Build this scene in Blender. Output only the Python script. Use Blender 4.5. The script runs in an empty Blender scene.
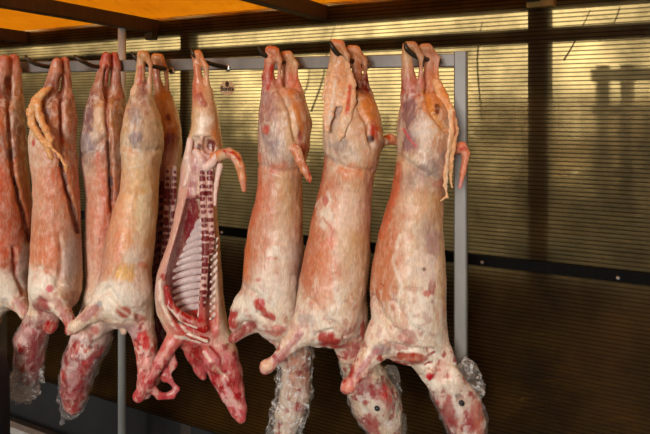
import bpy, math, random
import numpy as np
from mathutils import Vector, Matrix

random.seed(7)
SC = bpy.context.scene
COL = SC.collection
F = 700.0            # focal length in pixels of the 650 px wide frame
HC = 1.95            # eye height
HV = 110.0           # picture row of the horizon

SKY_LOW, SKY_TOP, SKY_BACK, SUN_E = 0.2, 2.4, 1.8, 2.4
# ------------------------------------------------------------------ basics
def lin(c):
    r = []
    for x in c:
        x = x / 255.0
        r.append(x / 12.92 if x <= 0.04045 else ((x + 0.055) / 1.055) ** 2.4)
    return tuple(r)

def P(u, v, Y):
    return Vector(((u - 325) * Y / F, Y, HC + (HV - v) * Y / F))

def tag(o, label=None, cat=None, group=None, kind=None):
    if label: o['label'] = label
    if cat: o['category'] = cat
    if group: o['group'] = group
    if kind: o['kind'] = kind
    return o

def empty(name, loc):
    o = bpy.data.objects.new(name, None); COL.objects.link(o)
    o.location = loc; o.empty_display_size = 0.05
    return o

def mesh_obj(name, verts, faces, mat, parent=None, smooth=True, cols=None):
    """verts are world positions; a child is stored relative to its parent's location"""
    off = np.array(parent_loc(parent)) if parent else None
    V = np.asarray(verts, dtype=np.float64).reshape(-1, 3)
    loc = (0, 0, 0)
    if parent is not None:
        V = V - off
    else:
        loc = tuple(((V.min(0) + V.max(0)) / 2)[:2]) + (V[:, 2].min(),)
        V = V - np.array(loc)
    me = bpy.data.meshes.new(name)
    me.from_pydata(V.tolist(), [], [tuple(int(i) for i in f) for f in faces])
    if cols is not None:
        at = me.color_attributes.new('tint', 'FLOAT_COLOR', 'POINT')
        buf = np.ones((len(V), 4), dtype=np.float32); buf[:, :3] = cols
        at.data.foreach_set('color', buf.ravel())
    me.polygons.foreach_set('use_smooth', [bool(smooth)] * len(me.polygons))
    me.validate(); me.update()
    me.materials.append(mat)
    o = bpy.data.objects.new(name, me); COL.objects.link(o)
    if parent is not None: o.parent = parent
    else: o.location = loc
    return o

def parent_loc(p):
    v = Vector(p.location)
    while p.parent is not None:
        p = p.parent; v = v + Vector(p.location)
    return v

class MB:
    def __init__(s): s.v = []; s.f = []
    def add(s, vs, fs):
        n = len(s.v); s.v += [tuple(x) for x in vs]; s.f += [tuple(i + n for i in f) for f in fs]
    def bar(s, a, b, wx, wy, up=(0, 0, 1), bev=0.0):
        """rectangular bar from a to b, bevelled long edges"""
        a = Vector(a); b = Vector(b); d = (b - a).normalized(); up = Vector(up)
        x = d.cross(up).normalized(); y = x.cross(d).normalized()
        hx, hy = wx / 2, wy / 2; c = bev or min(hx, hy) * 0.15
        prof = [(-hx + c, -hy), (hx - c, -hy), (hx, -hy + c), (hx, hy - c), (hx - c, hy), (-hx + c, hy), (-hx, hy - c), (-hx, -hy + c)]
        vs = [a + x * p + y * q for p, q in prof] + [b + x * p + y * q for p, q in prof]
        n = 8; fs = [(i, (i + 1) % n, n + (i + 1) % n, n + i) for i in range(n)] + [tuple(range(n - 1, -1, -1)), tuple(range(n, 2 * n))]
        s.add(vs, fs); return s
    def tube(s, pts, rad, n=12, cap=True):
        pts = [Vector(p) for p in pts]; m = len(pts)
        rad = rad if isinstance(rad, (list, tuple)) else [rad] * m
        rings = []; ref = None
        for i, p in enumerate(pts):
            d = (pts[min(i + 1, m - 1)] - pts[max(i - 1, 0)]).normalized()
            if ref is None:
                ref = Vector((0, 0, 1)) if abs(d.z) < 0.9 else Vector((1, 0, 0))
            x = (ref - d * ref.dot(d)).normalized(); ref = x; y = d.cross(x)
            rings.append([p + (x * math.cos(2 * math.pi * k / n) + y * math.sin(2 * math.pi * k / n)) * rad[i] for k in range(n)])
        vs = [q for r in rings for q in r]; fs = []
        for i in range(m - 1):
            for k in range(n):
                fs.append((i * n + k, i * n + (k + 1) % n, (i + 1) * n + (k + 1) % n, (i + 1) * n + k))
        if cap: fs += [tuple(range(n - 1, -1, -1)), tuple(range((m - 1) * n, m * n))]
        s.add(vs, fs); return s
    def build(s, name, mat, parent=None, smooth=False):
        return mesh_obj(name, s.v, s.f, mat, parent, smooth)

def spline(pts, n=6):
    pts = [np.array(p, float) for p in pts]; out = []
    for i in range(len(pts) - 1):
        p0, p1, p2, p3 = pts[max(i - 1, 0)], pts[i], pts[i + 1], pts[min(i + 2, len(pts) - 1)]
        for k in range(n):
            t = k / n
            out.append(0.5 * (2 * p1 + (p2 - p0) * t + (2 * p0 - 5 * p1 + 4 * p2 - p3) * t * t + (3 * p1 - p0 - 3 * p2 + p3) * t ** 3))
    out.append(pts[-1]); return out

# ------------------------------------------------------------------ noise
def _h(i, j, k, seed):
    n = (i.astype(np.int64) * 374761393 + j.astype(np.int64) * 668265263 + k.astype(np.int64) * 2147483647 + seed * 974634777) & 0xFFFFFFFF
    n = ((n ^ (n >> 13)) * 1274126177) & 0xFFFFFFFF
    n = (n ^ (n >> 16)) & 0xFFFF
    return n / 32767.5 - 1.0
def vnoise(p, seed=0):
    f0 = np.floor(p); f = p - f0; i = f0.astype(np.int64); w = f * f * (3 - 2 * f); r = 0
    for a in (0, 1):
        for b in (0, 1):
            for c in (0, 1):
                wt = (w[:, 0] if a else 1 - w[:, 0]) * (w[:, 1] if b else 1 - w[:, 1]) * (w[:, 2] if c else 1 - w[:, 2])
                r = r + wt * _h(i[:, 0] + a, i[:, 1] + b, i[:, 2] + c, seed)
    return r
def fbm(p, sc, seed=0, oc=3):
    p = np.asarray(p, float) / sc; r = 0; a = 1.0; t = 0
    for o in range(oc):
        r = r + a * vnoise(p, seed + o * 17); t += a; a *= 0.5; p = p * 2.03
    return r / t

# ------------------------------------------------------------------ materials
def new_mat(name):
    m = bpy.data.materials.new(name); m.use_nodes = True
    nt = m.node_tree; nt.nodes.clear()
    out = nt.nodes.new('ShaderNodeOutputMaterial')
    return m, nt, out
def N(nt, t, **kw):
    n = nt.nodes.new(t)
    for k, v in kw.items():
        if k in n.inputs: n.inputs[k].default_value = v
        else: setattr(n, k, v)
    return n
def coord(nt, scale=(1, 1, 1)):
    c = N(nt, 'ShaderNodeTexCoord'); mp = N(nt, 'ShaderNodeMapping'); mp.inputs['Scale'].default_value = scale
    nt.links.new(c.outputs['Object'], mp.inputs['Vector']); return mp.outputs['Vector']
def noise(nt, vec, scale, detail=3, rough=0.5):
    n = N(nt, 'ShaderNodeTexNoise'); n.inputs['Scale'].default_value = scale
    n.inputs['Detail'].default_value = detail; n.inputs['Roughness'].default_value = rough
    nt.links.new(vec, n.inputs['Vector']); return n.outputs['Fac']
def ramp(nt, fac, stops):
    r = N(nt, 'ShaderNodeValToRGB'); e = r.color_ramp.elements
    while len(e) < len(stops): e.new(0.5)
    for k, (p, c) in enumerate(stops):
        e[k].position = p; e[k].color = (c[0], c[1], c[2], 1) if not isinstance(c, (int, float)) else (c, c, c, 1)
    nt.links.new(fac, r.inputs['Fac']); return r.outputs['Color']
def mix(nt, fac, a, b, mode='MIX'):
    n = N(nt, 'ShaderNodeMix'); n.data_type = 'RGBA'; n.blend_type = mode
    for s, val in ((0, fac), (6, a), (7, b)):
        if hasattr(val, 'is_linked') or hasattr(val, 'links'): nt.links.new(val, n.inputs[s])
        elif s == 0: n.inputs[0].default_value = val
        else: n.inputs[s].default_value = (val[0], val[1], val[2], 1)
    return n.outputs[2]
def bump(nt, h, strength, dist=0.002):
    b = N(nt, 'ShaderNodeBump'); b.inputs['Strength'].default_value = strength; b.inputs['Distance'].default_value = dist
    nt.links.new(h, b.inputs['Height']); return b.outputs['Normal']

def simple_mat(name, col, rough=0.5, metal=0.0, var=0.25, sc=20, stretch=(1, 1, 1), bmp=0.15, col2=None):
    m, nt, out = new_mat(name); b = N(nt, 'ShaderNodeBsdfPrincipled')
    vec = coord(nt, stretch); f = noise(nt, vec, sc, 4, 0.6)
    c = lin(col); c2 = lin(col2) if col2 else tuple(x * (1 - var) for x in c)
    nt.links.new(ramp(nt, f, [(0.3, c2), (0.7, c)]), b.inputs['Base Color'])
    b.inputs['Roughness'].default_value = rough; b.inputs['Metallic'].default_value = metal
    nt.links.new(bump(nt, f, bmp, 0.003), b.inputs['Normal'])
    nt.links.new(b.outputs[0], out.inputs[0]); return m

def flesh_mat(name, rough=0.36, fat=0.42, bmp=0.8):
    m, nt, out = new_mat(name); b = N(nt, 'ShaderNodeBsdfPrincipled')
    at = N(nt, 'ShaderNodeAttribute'); at.attribute_name = 'tint'; base = at.outputs['Color']
    v1 = coord(nt, (1, 1, 0.28)); v2 = coord(nt)
    n1 = noise(nt, v1, 75, 5, 0.62); n2 = noise(nt, v2, 28, 4, 0.6); n3 = noise(nt, v1, 210, 3, 0.6)
    # membrane: pale film in long streaks; thin reddish film in patches
    f1 = ramp(nt, n1, [(0.50, 0.0), (0.72, fat)])
    c = mix(nt, f1, base, lin((234, 212, 186)))
    f2 = ramp(nt, n2, [(0.52, 0.0), (0.76, 0.25)])
    c = mix(nt, f2, c, mix(nt, 1.0, base, lin((214, 158, 130)), 'MULTIPLY'))
    f3 = ramp(nt, n3, [(0.3, 0.80), (0.7, 1.10)])
    c = mix(nt, 1.0, c, f3, 'MULTIPLY')
    hs = N(nt, 'ShaderNodeHueSaturation'); hs.inputs['Saturation'].default_value = 1.07; hs.inputs['Value'].default_value = 0.96; nt.links.new(c, hs.inputs['Color']); c = hs.outputs[0]
    nt.links.new(c, b.inputs['Base Color'])
    rr = ramp(nt, n2, [(0.3, rough - 0.10), (0.7, rough + 0.14)])
    nt.links.new(rr, b.inputs['Roughness'])
    b.inputs['Subsurface Weight'].default_value = 0.08
    b.inputs['Subsurface Radius'].default_value = (0.008, 0.003, 0.002)
    b.inputs['Specular IOR Level'].default_value = 0.45
    h = mix(nt, 0.45, n1, n2)
    nt.links.new(bump(nt, h, bmp, 0.006), b.inputs['Normal'])
    nt.links.new(b.outputs[0], out.inputs[0]); return m

def film_mat(name='clear_film', body=0.07):
    m, nt, out = new_mat(name)
    v = coord(nt); n = noise(nt, v, 85, 3, 0.6); n2 = noise(nt, v, 45, 3, 0.6)
    tr = N(nt, 'ShaderNodeBsdfTransparent'); tr.inputs[0].default_value = (0.97, 0.97, 0.97, 1)
    gl = N(nt, 'ShaderNodeBsdfGlossy'); gl.inputs['Roughness'].default_value = 0.2; gl.inputs[0].default_value = (1, 1, 1, 1)
    df = N(nt, 'ShaderNodeBsdfDiffuse'); df.inputs[0].default_value = (0.85, 0.85, 0.83, 1)
    nb = bump(nt, n, 1.0, 0.02); nt.links.new(nb, gl.inputs['Normal'])
    m1 = N(nt, 'ShaderNodeMixShader'); m2 = N(nt, 'ShaderNodeMixShader')
    lw = N(nt, 'ShaderNodeLayerWeight'); lw.inputs['Blend'].default_value = 0.32; nt.links.new(nb, lw.inputs['Normal'])
    add = N(nt, 'ShaderNodeMath'); add.operation = 'MULTIPLY_ADD'; add.inputs[1].default_value = 0.32; add.inputs[2].default_value = 0.09
    nt.links.new(lw.outputs['Fresnel'], add.inputs[0])
    nt.links.new(add.outputs[0], m1.inputs[0]); nt.links.new(tr.outputs[0], m1.inputs[1]); nt.links.new(gl.outputs[0], m1.inputs[2])
    w = ramp(nt, n2, [(0.52, 0.0), (0.66, body)])
    nt.links.new(w, m2.inputs[0]); nt.links.new(m1.outputs[0], m2.inputs[1]); nt.links.new(df.outputs[0], m2.inputs[2])
    nt.links.new(m2.outputs[0], out.inputs[0]); return m

def sheet_mat():
    """aged twin-wall polycarbonate: horizontal flutes every 16 mm, lets light through diffusely and partly clear"""
    m, nt, out = new_mat('fluted_sheet')
    tc = N(nt, 'ShaderNodeTexCoord'); sp = N(nt, 'ShaderNodeSeparateXYZ'); nt.links.new(tc.outputs['Object'], sp.inputs[0])
    mul = N(nt, 'ShaderNodeMath'); mul.operation = 'MULTIPLY'; mul.inputs[1].default_value = 1 / 0.0163
    nt.links.new(sp.outputs[2], mul.inputs[0])
    fr = N(nt, 'ShaderNodeMath'); fr.operation = 'FRACT'; nt.links.new(mul.outputs[0], fr.inputs[0])
    line = ramp(nt, fr.outputs[0], [(0.0, 0.40), (0.12, 0.40), (0.30, 1.0), (0.88, 1.0), (1.0, 0.40)])
    v = coord(nt); g = ramp(nt, noise(nt, v, 5, 5, 0.65), [(0.32, 0.6), (0.62, 1.0)])
    t = mix(nt, 1.0, line, g, 'MULTIPLY'); t = mix(nt, 1.0, t, lin((255, 238, 196)), 'MULTIPLY')
    tr = N(nt, 'ShaderNodeBsdfTransparent'); nt.links.new(t, tr.inputs[0])
    tl = N(nt, 'ShaderNodeBsdfTranslucent'); nt.links.new(t, tl.inputs[0])
    gl = N(nt, 'ShaderNodeBsdfGlossy'); gl.inputs['Roughness'].default_value = 0.35; gl.inputs[0].default_value = (0.5, 0.45, 0.36, 1)
    df = N(nt, 'ShaderNodeBsdfDiffuse'); df.inputs[0].default_value = (*lin((96, 82, 56)), 1)
    nb = bump(nt, line, 0.5, 0.004); nt.links.new(nb, gl.inputs['Normal'])
    rf = N(nt, 'ShaderNodeBsdfRefraction'); rf.inputs['Roughness'].default_value = 0.32; rf.inputs['IOR'].default_value = 1.2; nt.links.new(t, rf.inputs[0])
    e = N(nt, 'ShaderNodeMixShader'); e.inputs[0].default_value = 0.7; nt.links.new(tr.outputs[0], e.inputs[1]); nt.links.new(rf.outputs[0], e.inputs[2])
    a = N(nt, 'ShaderNodeMixShader'); a.inputs[0].default_value = 0.13
    nt.links.new(e.outputs[0], a.inputs[1]); nt.links.new(tl.outputs[0], a.inputs[2])
    c = N(nt, 'ShaderNodeMixShader'); c.inputs[0].default_value = 0.012
    nt.links.new(a.outputs[0], c.inputs[1]); nt.links.new(df.outputs[0], c.inputs[2])
    b = N(nt, 'ShaderNodeMixShader'); b.inputs[0].default_value = 0.02
    nt.links.new(c.outputs[0], b.inputs[1]); nt.links.new(gl.outputs[0], b.inputs[2])
    nt.links.new(b.outputs[0], out.inputs[0]); return m

def tarp_mat():
    m, nt, out = new_mat('orange_tarpaulin')
    v = coord(nt, (1, 1, 1)); n1 = noise(nt, v, 2.2, 5, 0.6); n2 = noise(nt, coord(nt, (3, 0.6, 1)), 9, 4, 0.65)
    c = ramp(nt, n1, [(0.3, lin((244, 186, 62))), (0.7, lin((255, 204, 78)))])
    c = mix(nt, ramp(nt, n2, [(0.55, 0.0), (0.8, 0.45)]), c, lin((206, 132, 44)))
    tl = N(nt, 'ShaderNodeBsdfTranslucent'); nt.links.new(c, tl.inputs[0])
    df = N(nt, 'ShaderNodeBsdfDiffuse'); nt.links.new(c, df.inputs[0])
    nb = bump(nt, n1, 0.6, 0.03); nt.links.new(nb, df.inputs['Normal'])
    a = N(nt, 'ShaderNodeMixShader'); a.inputs[0].default_value = 0.5
    nt.links.new(tl.outputs[0], a.inputs[1]); nt.links.new(df.outputs[0], a.inputs[2])
    nt.links.new(a.outputs[0], out.inputs[0]); return m

M = {}
M['flesh'] = flesh_mat('raw_meat')
M['cut'] = flesh_mat('cut_meat', 0.3, 0.5, 0.6)
M['bone'] = flesh_mat('bone_and_fat', 0.4, 0.15, 0.25)
M['film'] = film_mat()
M['film2'] = film_mat('bunched_film', 0.5)
M['sheet'] = sheet_mat()
M['tarp'] = tarp_mat()
M['steel'] = simple_mat('galvanised_steel', (132, 131, 126), 0.42, 0.2, 0.35, 14, (1, 1, 0.25), 0.05)
M['hook'] = simple_mat('dark_hook_steel', (66, 56, 40), 0.42, 0.4, 0.4, 60, bmp=0.2)
M['pole'] = simple_mat('bright_galvanised_tube', (206, 210, 206), 0.4, 0.0, 0.2, 14, (1, 1, 0.25), 0.05)
M['bolt'] = simple_mat('zinc_bolt', (190, 188, 182), 0.3, 0.9, 0.2, 80)
M['wood'] = simple_mat('dark_stained_timber', (74, 50, 28), 0.6, 0, 0.45, 14, (6, 6, 0.6), 0.3)
M['woodpale'] = simple_mat('bare_timber_block', (150, 122, 58), 0.7, 0, 0.4, 18, (4, 4, 1), 0.3)
M['frame'] = simple_mat('weathered_dark_frame', (44, 34, 24), 0.7, 0, 0.4, 20, (4, 4, 1), 0.3)
M['batten'] = simple_mat('black_batten', (11, 10, 9), 0.9, 0, 0.4, 20, (4, 4, 1), 0.3)
for _k in ('batten', 'navy', 'black'):
    if _k in M: [n for n in M[_k].node_tree.nodes if n.type == 'BSDF_PRINCIPLED'][0].inputs['Specular IOR Level'].default_value = 0.12
M['board'] = simple_mat('blackened_board', (66, 49, 30), 0.6, 0, 0.5, 6, (1, 1, 2), 0.3)
M['black'] = simple_mat('black_liner', (26, 27, 29), 0.5, 0, 0.3, 10)
M['kerb'] = simple_mat('pale_concrete', (150, 148, 142), 0.85, 0, 0.35, 30, bmp=0.4)
M['floor'] = simple_mat('wet_asphalt', (58, 56, 52), 0.6, 0, 0.35, 40, bmp=0.5)
M['navy'] = simple_mat('dark_navy_plastic', (16, 17, 24), 0.7, 0, 0.3, 20)
M['bark'] = simple_mat('tree_bark', (70, 55, 38), 0.9, 0, 0.4, 14, (3, 3, 0.5), 0.6)
M['leaf'] = simple_mat('green_leaves', (116, 94, 52), 0.6, 0, 0.5, 5, col2=(76, 60, 30))
M['fencewood'] = simple_mat('weathered_fence_wood', (122, 92, 54), 0.8, 0, 0.5, 9, (3, 3, 0.4), 0.3)
M['soil'] = simple_mat('garden_soil', (88, 76, 50), 0.9, 0, 0.4, 4, bmp=0.5)
M['paper'], nt_, o_ = new_mat('cream_sticker')
_d = N(nt_, 'ShaderNodeBsdfDiffuse'); _d.inputs[0].default_value = (*lin((244, 232, 210)), 1); _t = N(nt_, 'ShaderNodeBsdfTranslucent'); _t.inputs[0].default_value = (*lin((250, 236, 210)), 1)
_m = N(nt_, 'ShaderNodeMixShader'); _m.inputs[0].default_value = 0.45; nt_.links.new(_d.outputs[0], _m.inputs[1]); nt_.links.new(_t.outputs[0], _m.inputs[2]); nt_.links.new(_m.outputs[0], o_.inputs[0])
M['ink'] = simple_mat('dark_ink', (44, 34, 24), 0.6, 0, 0.1, 20, bmp=0)
M['ink2'] = simple_mat('brown_ink', (92, 62, 24), 0.6, 0, 0.1, 20, bmp=0)
M['eye'] = simple_mat('dark_eye', (16, 12, 12), 0.08, 0, 0.1, 20, bmp=0)

# ------------------------------------------------------------------ distance-field modeller
def smin(a, b, k):
    h = np.clip(0.5 + 0.5 * (b - a) / k, 0, 1)
    return b * (1 - h) + a * h - k * h * (1 - h)

class Field:
    """solid described in picture-scaled units (u right, v down, w away), w = 0 at the thing's hanging plane"""
    def __init__(s, h=1.5): s.h = h; s.pr = []
    @staticmethod
    def comp(u, v, w):
        k = 1 + w / F
        return (325 + (u - 325) * k, HV + (v - HV) * k, w)
    def chain(s, pts, k=6, kz=1.0, sub=False):
        q = []
        for (u, v, w, r) in pts: q.append(Field.comp(u, v, w) + (r * (1 + w / F),))
        s.pr.append(('c', q, k, kz, sub)); return s
    def loft(s, prof, k=8, w0=0.0, sub=False, pw=2.0):
        """prof rows: (v, uLeft, uRight, half depth)"""
        p = np.array(prof, float); s.pr.append(('l', p, k, w0, sub, pw)); return s
    @staticmethod
    def d_chain(q, kz, X):
        r = None
        for (a, b) in zip(q[:-1], q[1:]):
            A = np.array(a[:3]); B = np.array(b[:3]); sc = np.array([1, 1, 1 / kz])
            pa = (X - A) * sc; ba = (B - A) * sc
            t = np.clip((pa @ ba) / max(ba @ ba, 1e-6), 0, 1)
            d = np.sqrt(((pa - t[:, None] * ba) ** 2).sum(1)) - (a[3] + (b[3] - a[3]) * t)
            r = d if r is None else smin(r, d, 2.0)
        return r
    @staticmethod
    def d_loft(p, w0, pw, X):
        v = X[:, 1]; L = np.interp(v, p[:, 0], p[:, 1]); R = np.interp(v, p[:, 0], p[:, 2]); D = np.interp(v, p[:, 0], p[:, 3])
        a = np.maximum((R - L) / 2, 0.5); c = (L + R) / 2
        wc = w0 if p.shape[1] < 5 else np.interp(v, p[:, 0], p[:, 4])
        e = (np.abs((X[:, 0] - c) / a) ** pw + np.abs((X[:, 2] - wc) / D) ** pw) ** (1 / pw) - 1
        d = e * np.minimum(a, D)
        return np.maximum(np.maximum(d, p[0, 0] - v), v - p[-1, 0])
    def eval(s, lo, dims):
        h = s.h; ax = [lo[i] + h * np.arange(dims[i]) for i in range(3)]
        G = np.full(dims, 30.0)
        for pr in s.pr:
            if pr[0] == 'c':
                q = np.array(pr[1]); kz = pr[3]; m = pr[2] + 4
                r = q[:, 3]; bl = np.min(q[:, :3] - r[:, None] * np.array([1, 1, kz]), 0) - m; bh = np.max(q[:, :3] + r[:, None] * np.array([1, 1, kz]), 0) + m
            else:
                p = pr[1]; m = pr[2] + 4; W0 = pr[3] if p.shape[1] < 5 else 0; ex = 0 if p.shape[1] < 5 else np.abs(p[:, 4]).max()
                bl = np.array([p[:, 1].min() - m, p[0, 0] - m, W0 - p[:, 3].max() - m - ex]); bh = np.array([p[:, 2].max() + m, p[-1, 0] + m, W0 + p[:, 3].max() + m + ex])
            sl = []
            for i in range(3):
                a = int(np.clip(np.floor((bl[i] - lo[i]) / h), 0, dims[i])); b = int(np.clip(np.ceil((bh[i] - lo[i]) / h) + 1, 0, dims[i])); sl.append((a, b))
            if any(b <= a for a, b in sl): continue
            g = np.stack(np.meshgrid(*[ax[i][sl[i][0]:sl[i][1]] for i in range(3)], indexing='ij'), -1).reshape(-1, 3)
            d = s.d_chain(pr[1], pr[3], g) if pr[0] == 'c' else s.d_loft(pr[1], pr[3], pr[5], g)
            S = tuple(slice(a, b) for a, b in sl); cur = G[S].reshape(-1)
            if pr[4]: new = -smin(-cur, d, pr[2])
            else: new = smin(cur, d, pr[2])
            G[S] = new.reshape(G[S].shape)
        return G
    def bounds(s):
        lo = np.full(3, 1e9); hi = np.full(3, -1e9)
        for pr in s.pr:
            if pr[4]: continue
            if pr[0] == 'c':
                q = np.array(pr[1]); r = q[:, 3:4] * np.array([1, 1, pr[3]]); lo = np.minimum(lo, (q[:, :3] - r).min(0)); hi = np.maximum(hi, (q[:, :3] + r).max(0))
            else:
                p = pr[1]; w = np.full(len(p), pr[3]) if p.shape[1] < 5 else p[:, 4]
                lo = np.minimum(lo, [p[:, 1].min(), p[0, 0], (w - p[:, 3]).min()]); hi = np.maximum(hi, [p[:, 2].max(), p[-1, 0], (w + p[:, 3]).max()])
        return lo - 5, hi + 5
    def mesh(s):
        lo, hi = s.bounds(); dims = tuple(int(x) for x in np.ceil((hi - lo) / s.h) + 1)
        G = s.eval(lo, dims)
        V, Fc = surface_nets(G); return lo + V * s.h, Fc

def surface_nets(G):
    S = G < 0; nx, ny, nz = G.shape
    cnt = np.zeros((nx - 1, ny - 1, nz - 1), np.int8)
    offs = [(a, b, c) for a in (0, 1) for b in (0, 1) for c in (0, 1)]
    for a, b, c in offs: cnt += S[a:nx - 1 + a, b:ny - 1 + b, c:nz - 1 + c]
    act = (cnt > 0) & (cnt < 8); idx = np.full(act.shape, -1, np.int64); I = np.argwhere(act); idx[act] = np.arange(len(I))
    acc = np.zeros((len(I), 3)); num = np.zeros(len(I))
    val = {o: G[I[:, 0] + o[0], I[:, 1] + o[1], I[:, 2] + o[2]] for o in offs}
    for o in offs:
        for ax in range(3):
            if o[ax]: continue
            o2 = list(o); o2[ax] = 1; o2 = tuple(o2); a, b = val[o], val[o2]; cr = (a < 0) != (b < 0)
            t = np.where(cr, a / np.where(cr, a - b, 1), 0)
            pt = np.tile(np.array(o, float), (len(I), 1)); pt[:, ax] += t
            acc[cr] += pt[cr]; num[cr] += 1
    V = I + acc / num[:, None]; faces = []
    for ax in range(3):
        sa = [slice(None)] * 3; sb = [slice(None)] * 3; sa[ax] = slice(0, -1); sb[ax] = slice(1, None)
        A, B = S[tuple(sa)], S[tuple(sb)]; E = np.argwhere(A != B)
        o1, o2 = [i for i in range(3) if i != ax]
        E = E[(E[:, o1] > 0) & (E[:, o2] > 0) & (E[:, o1] < G.shape[o1] - 1) & (E[:, o2] < G.shape[o2] - 1)]
        ins = A[E[:, 0], E[:, 1], E[:, 2]]
        def cell(d1, d2):
            q = E.copy(); q[:, o1] += d1; q[:, o2] += d2; return idx[q[:, 0], q[:, 1], q[:, 2]]
        Q = np.stack([cell(-1, -1), cell(0, -1), cell(0, 0), cell(-1, 0)], 1)
        flip = ins if ax != 1 else ~ins
        Q[~flip] = Q[~flip][:, ::-1]; faces.append(Q)
    return V, np.concatenate(faces)

def relax(V, Fc, it=1, a=0.5):
    for _ in range(it):
        acc = np.zeros_like(V); n = np.zeros(len(V))
        for i in range(4):
            j = Fc[:, (i + 1) % 4]; np.add.at(acc, Fc[:, i], V[j]); np.add.at(n, Fc[:, i], 1)
            np.add.at(acc, j, V[Fc[:, i]]); np.add.at(n, j, 1)
        V = V * (1 - a) + a * acc / np.maximum(n, 1)[:, None]
    return V
def normals(V, Fc):
    n = np.cross(V[Fc[:, 2]] - V[Fc[:, 0]], V[Fc[:, 3]] - V[Fc[:, 1]]); r = np.zeros_like(V)
    for i in range(4): np.add.at(r, Fc[:, i], n)
    return r / np.maximum(np.linalg.norm(r, axis=1), 1e-9)[:, None]
def seg_dist(pts, u, v):
    r = None
    for (a, b) in zip(pts[:-1], pts[1:]):
        A = np.array(a[:2], float); B = np.array(b[:2], float); ba = B - A
        t = np.clip(((u - A[0]) * ba[0] + (v - A[1]) * ba[1]) / max(ba @ ba, 1e-6), 0, 1)
        d = np.hypot(u - A[0] - t * ba[0], v - A[1] - t * ba[1]); r = d if r is None else np.minimum(r, d)
    return r
def sstep(e0, e1, x):
    t = np.clip((x - e0) / (e1 - e0), 0, 1); return t * t * (3 - 2 * t)

# pigments
AUTO = (1, 2, 3, 4, 7, 8, 9)
SAL = (204, 134, 100); SALD = (186, 106, 80); PINK = (206, 148, 122); FAT = (224, 198, 170); FATW = (240, 228, 210); CRM = (214, 178, 136)
PUR = (132, 94, 98); GRY = (164, 140, 128); TAN = (194, 138, 96); ORG = (214, 136, 74); RED = (160, 36, 30); DRK = (92, 24, 26); MEAT = (176, 80, 70); BRN = (140, 90, 58)
YEL = (232, 196, 140); BLK = (84, 30, 24)

def paint(X, prof, rows, layers, seed):
    """own colour of the hide-less carcass: fat, muscle, membrane and blood, by place on the body"""
    k = 1 + X[:, 2] / F; u = 325 + (X[:, 0] - 325) / k; v = HV + (X[:, 1] - HV) / k
    n1 = fbm(X, 16, seed, 3); n2 = fbm(X, 7, seed + 5, 3)
    p = np.array(prof, float)[:, :3]
    L = np.interp(v, p[:, 0], p[:, 1]); R = np.interp(v, p[:, 0], p[:, 2])
    t = np.clip((u - L) / np.maximum(R - L, 1) + 0.10 * n1, 0, 1)
    vv = v + 6 * n2
    rv = [r[0] for r in rows]; nc = max(len(r[1]) for r in rows)
    C = np.zeros((len(X), 3)); ts = np.linspace(0, 1, nc)
    for ch in range(3):
        tab = np.array([np.interp(ts, np.linspace(0, 1, len(r[1])), [lin(c)[ch] for c in r[1]]) for r in rows])
        cols = np.stack([np.interp(vv, rv, tab[:, i]) for i in range(nc)], 1)
        x = t * (nc - 1); i0 = np.clip(np.floor(x).astype(int), 0, nc - 2); f = x - i0; ar = np.arange(len(X))
        C[:, ch] = cols[ar, i0] * (1 - f) + cols[ar, i0 + 1] * f
    # film of fat in drawn-out webs, thin red flecks, grey membrane on the thighs
    st = np.array([1.0, 0.42, 1.0])
    web = 1 - np.abs(fbm(X * st, 5.5, seed + 11, 3)) * 3.2
    zs = sstep(268, 300, v) * (1 - sstep(345, 372, v)); zt = (1 - sstep(150, 185, v)) * sstep(78, 100, v); zh = sstep(335, 365, v)
    def mx(m, c):
        nonlocal C
        m = np.clip(m, 0, 1); C = C * (1 - m[:, None]) + np.array(lin(c)) * m[:, None]
    auto = seed in AUTO
    if auto:
        mx(sstep(0.05, 0.45, fbm(X, 11, seed + 61, 3)) * 0.45 * zt, (150, 132, 130))
        mx(sstep(0.10, 0.5, fbm(X, 9, seed + 62, 3)) * 0.40 * zt, (232, 214, 186))
        mx(sstep(0.12, 0.42, fbm(X * st, 8, seed + 63, 3)) * (0.26 + 0.12 * zs), (204, 122, 94))
        mx(sstep(0.45, 0.95, web) * (0.16 + 0.55 * zs + 0.30 * zh + 0.28 * zt), (246, 234, 220))
        mx(sstep(0.16, 0.34, fbm(X, 6.5, seed + 64, 3)) * (0.10 + 0.26 * zs + 0.75 * zh), (160, 30, 34))
    for ly in layers:
        if ly[0] == 'm':
            _, cu, cv, ru, rv_, c, a, sc = ly[:8]; th = ly[8] if len(ly) > 8 else 0.02
            m = (1 - sstep(0.75, 1.15, np.hypot((u - cu) / ru, (v - cv) / rv_))) * sstep(th, th + 0.16, fbm(X, sc, seed + 71 + int(cu), 3)) * a
        elif ly[0] == 'e':
            _, cu, cv, ru, rv_, c, a = ly[:7]; rot = math.radians(ly[7]) if len(ly) > 7 else 0; sf = ly[8] if len(ly) > 8 else 0.3
            du = u - cu; dv = v - cv; x = du * math.cos(rot) + dv * math.sin(rot); y = -du * math.sin(rot) + dv * math.cos(rot)
            m = a * (1 - sstep(1 - sf, 1 + sf, np.hypot(x / ru, y / rv_) + 0.85 * n2 + 0.3 * n1))
        else:
            _, pts, wd, c, a = ly[:5]
            m = a * (1 - sstep(0.5, 1.2, seg_dist(pts, u + 1.6 * n2, v + 1.6 * n1) / wd + 0.25 * n2))
        C = C * (1 - m[:, None]) + np.array(lin(c)) * m[:, None]
    return np.clip(C, 0, 1)

def to_world(X, Zc):
    s = Zc / F
    return np.stack([(X[:, 0] - 325) * s, Zc + X[:, 2] * s, HC + (HV - X[:, 1]) * s], 1)

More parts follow.
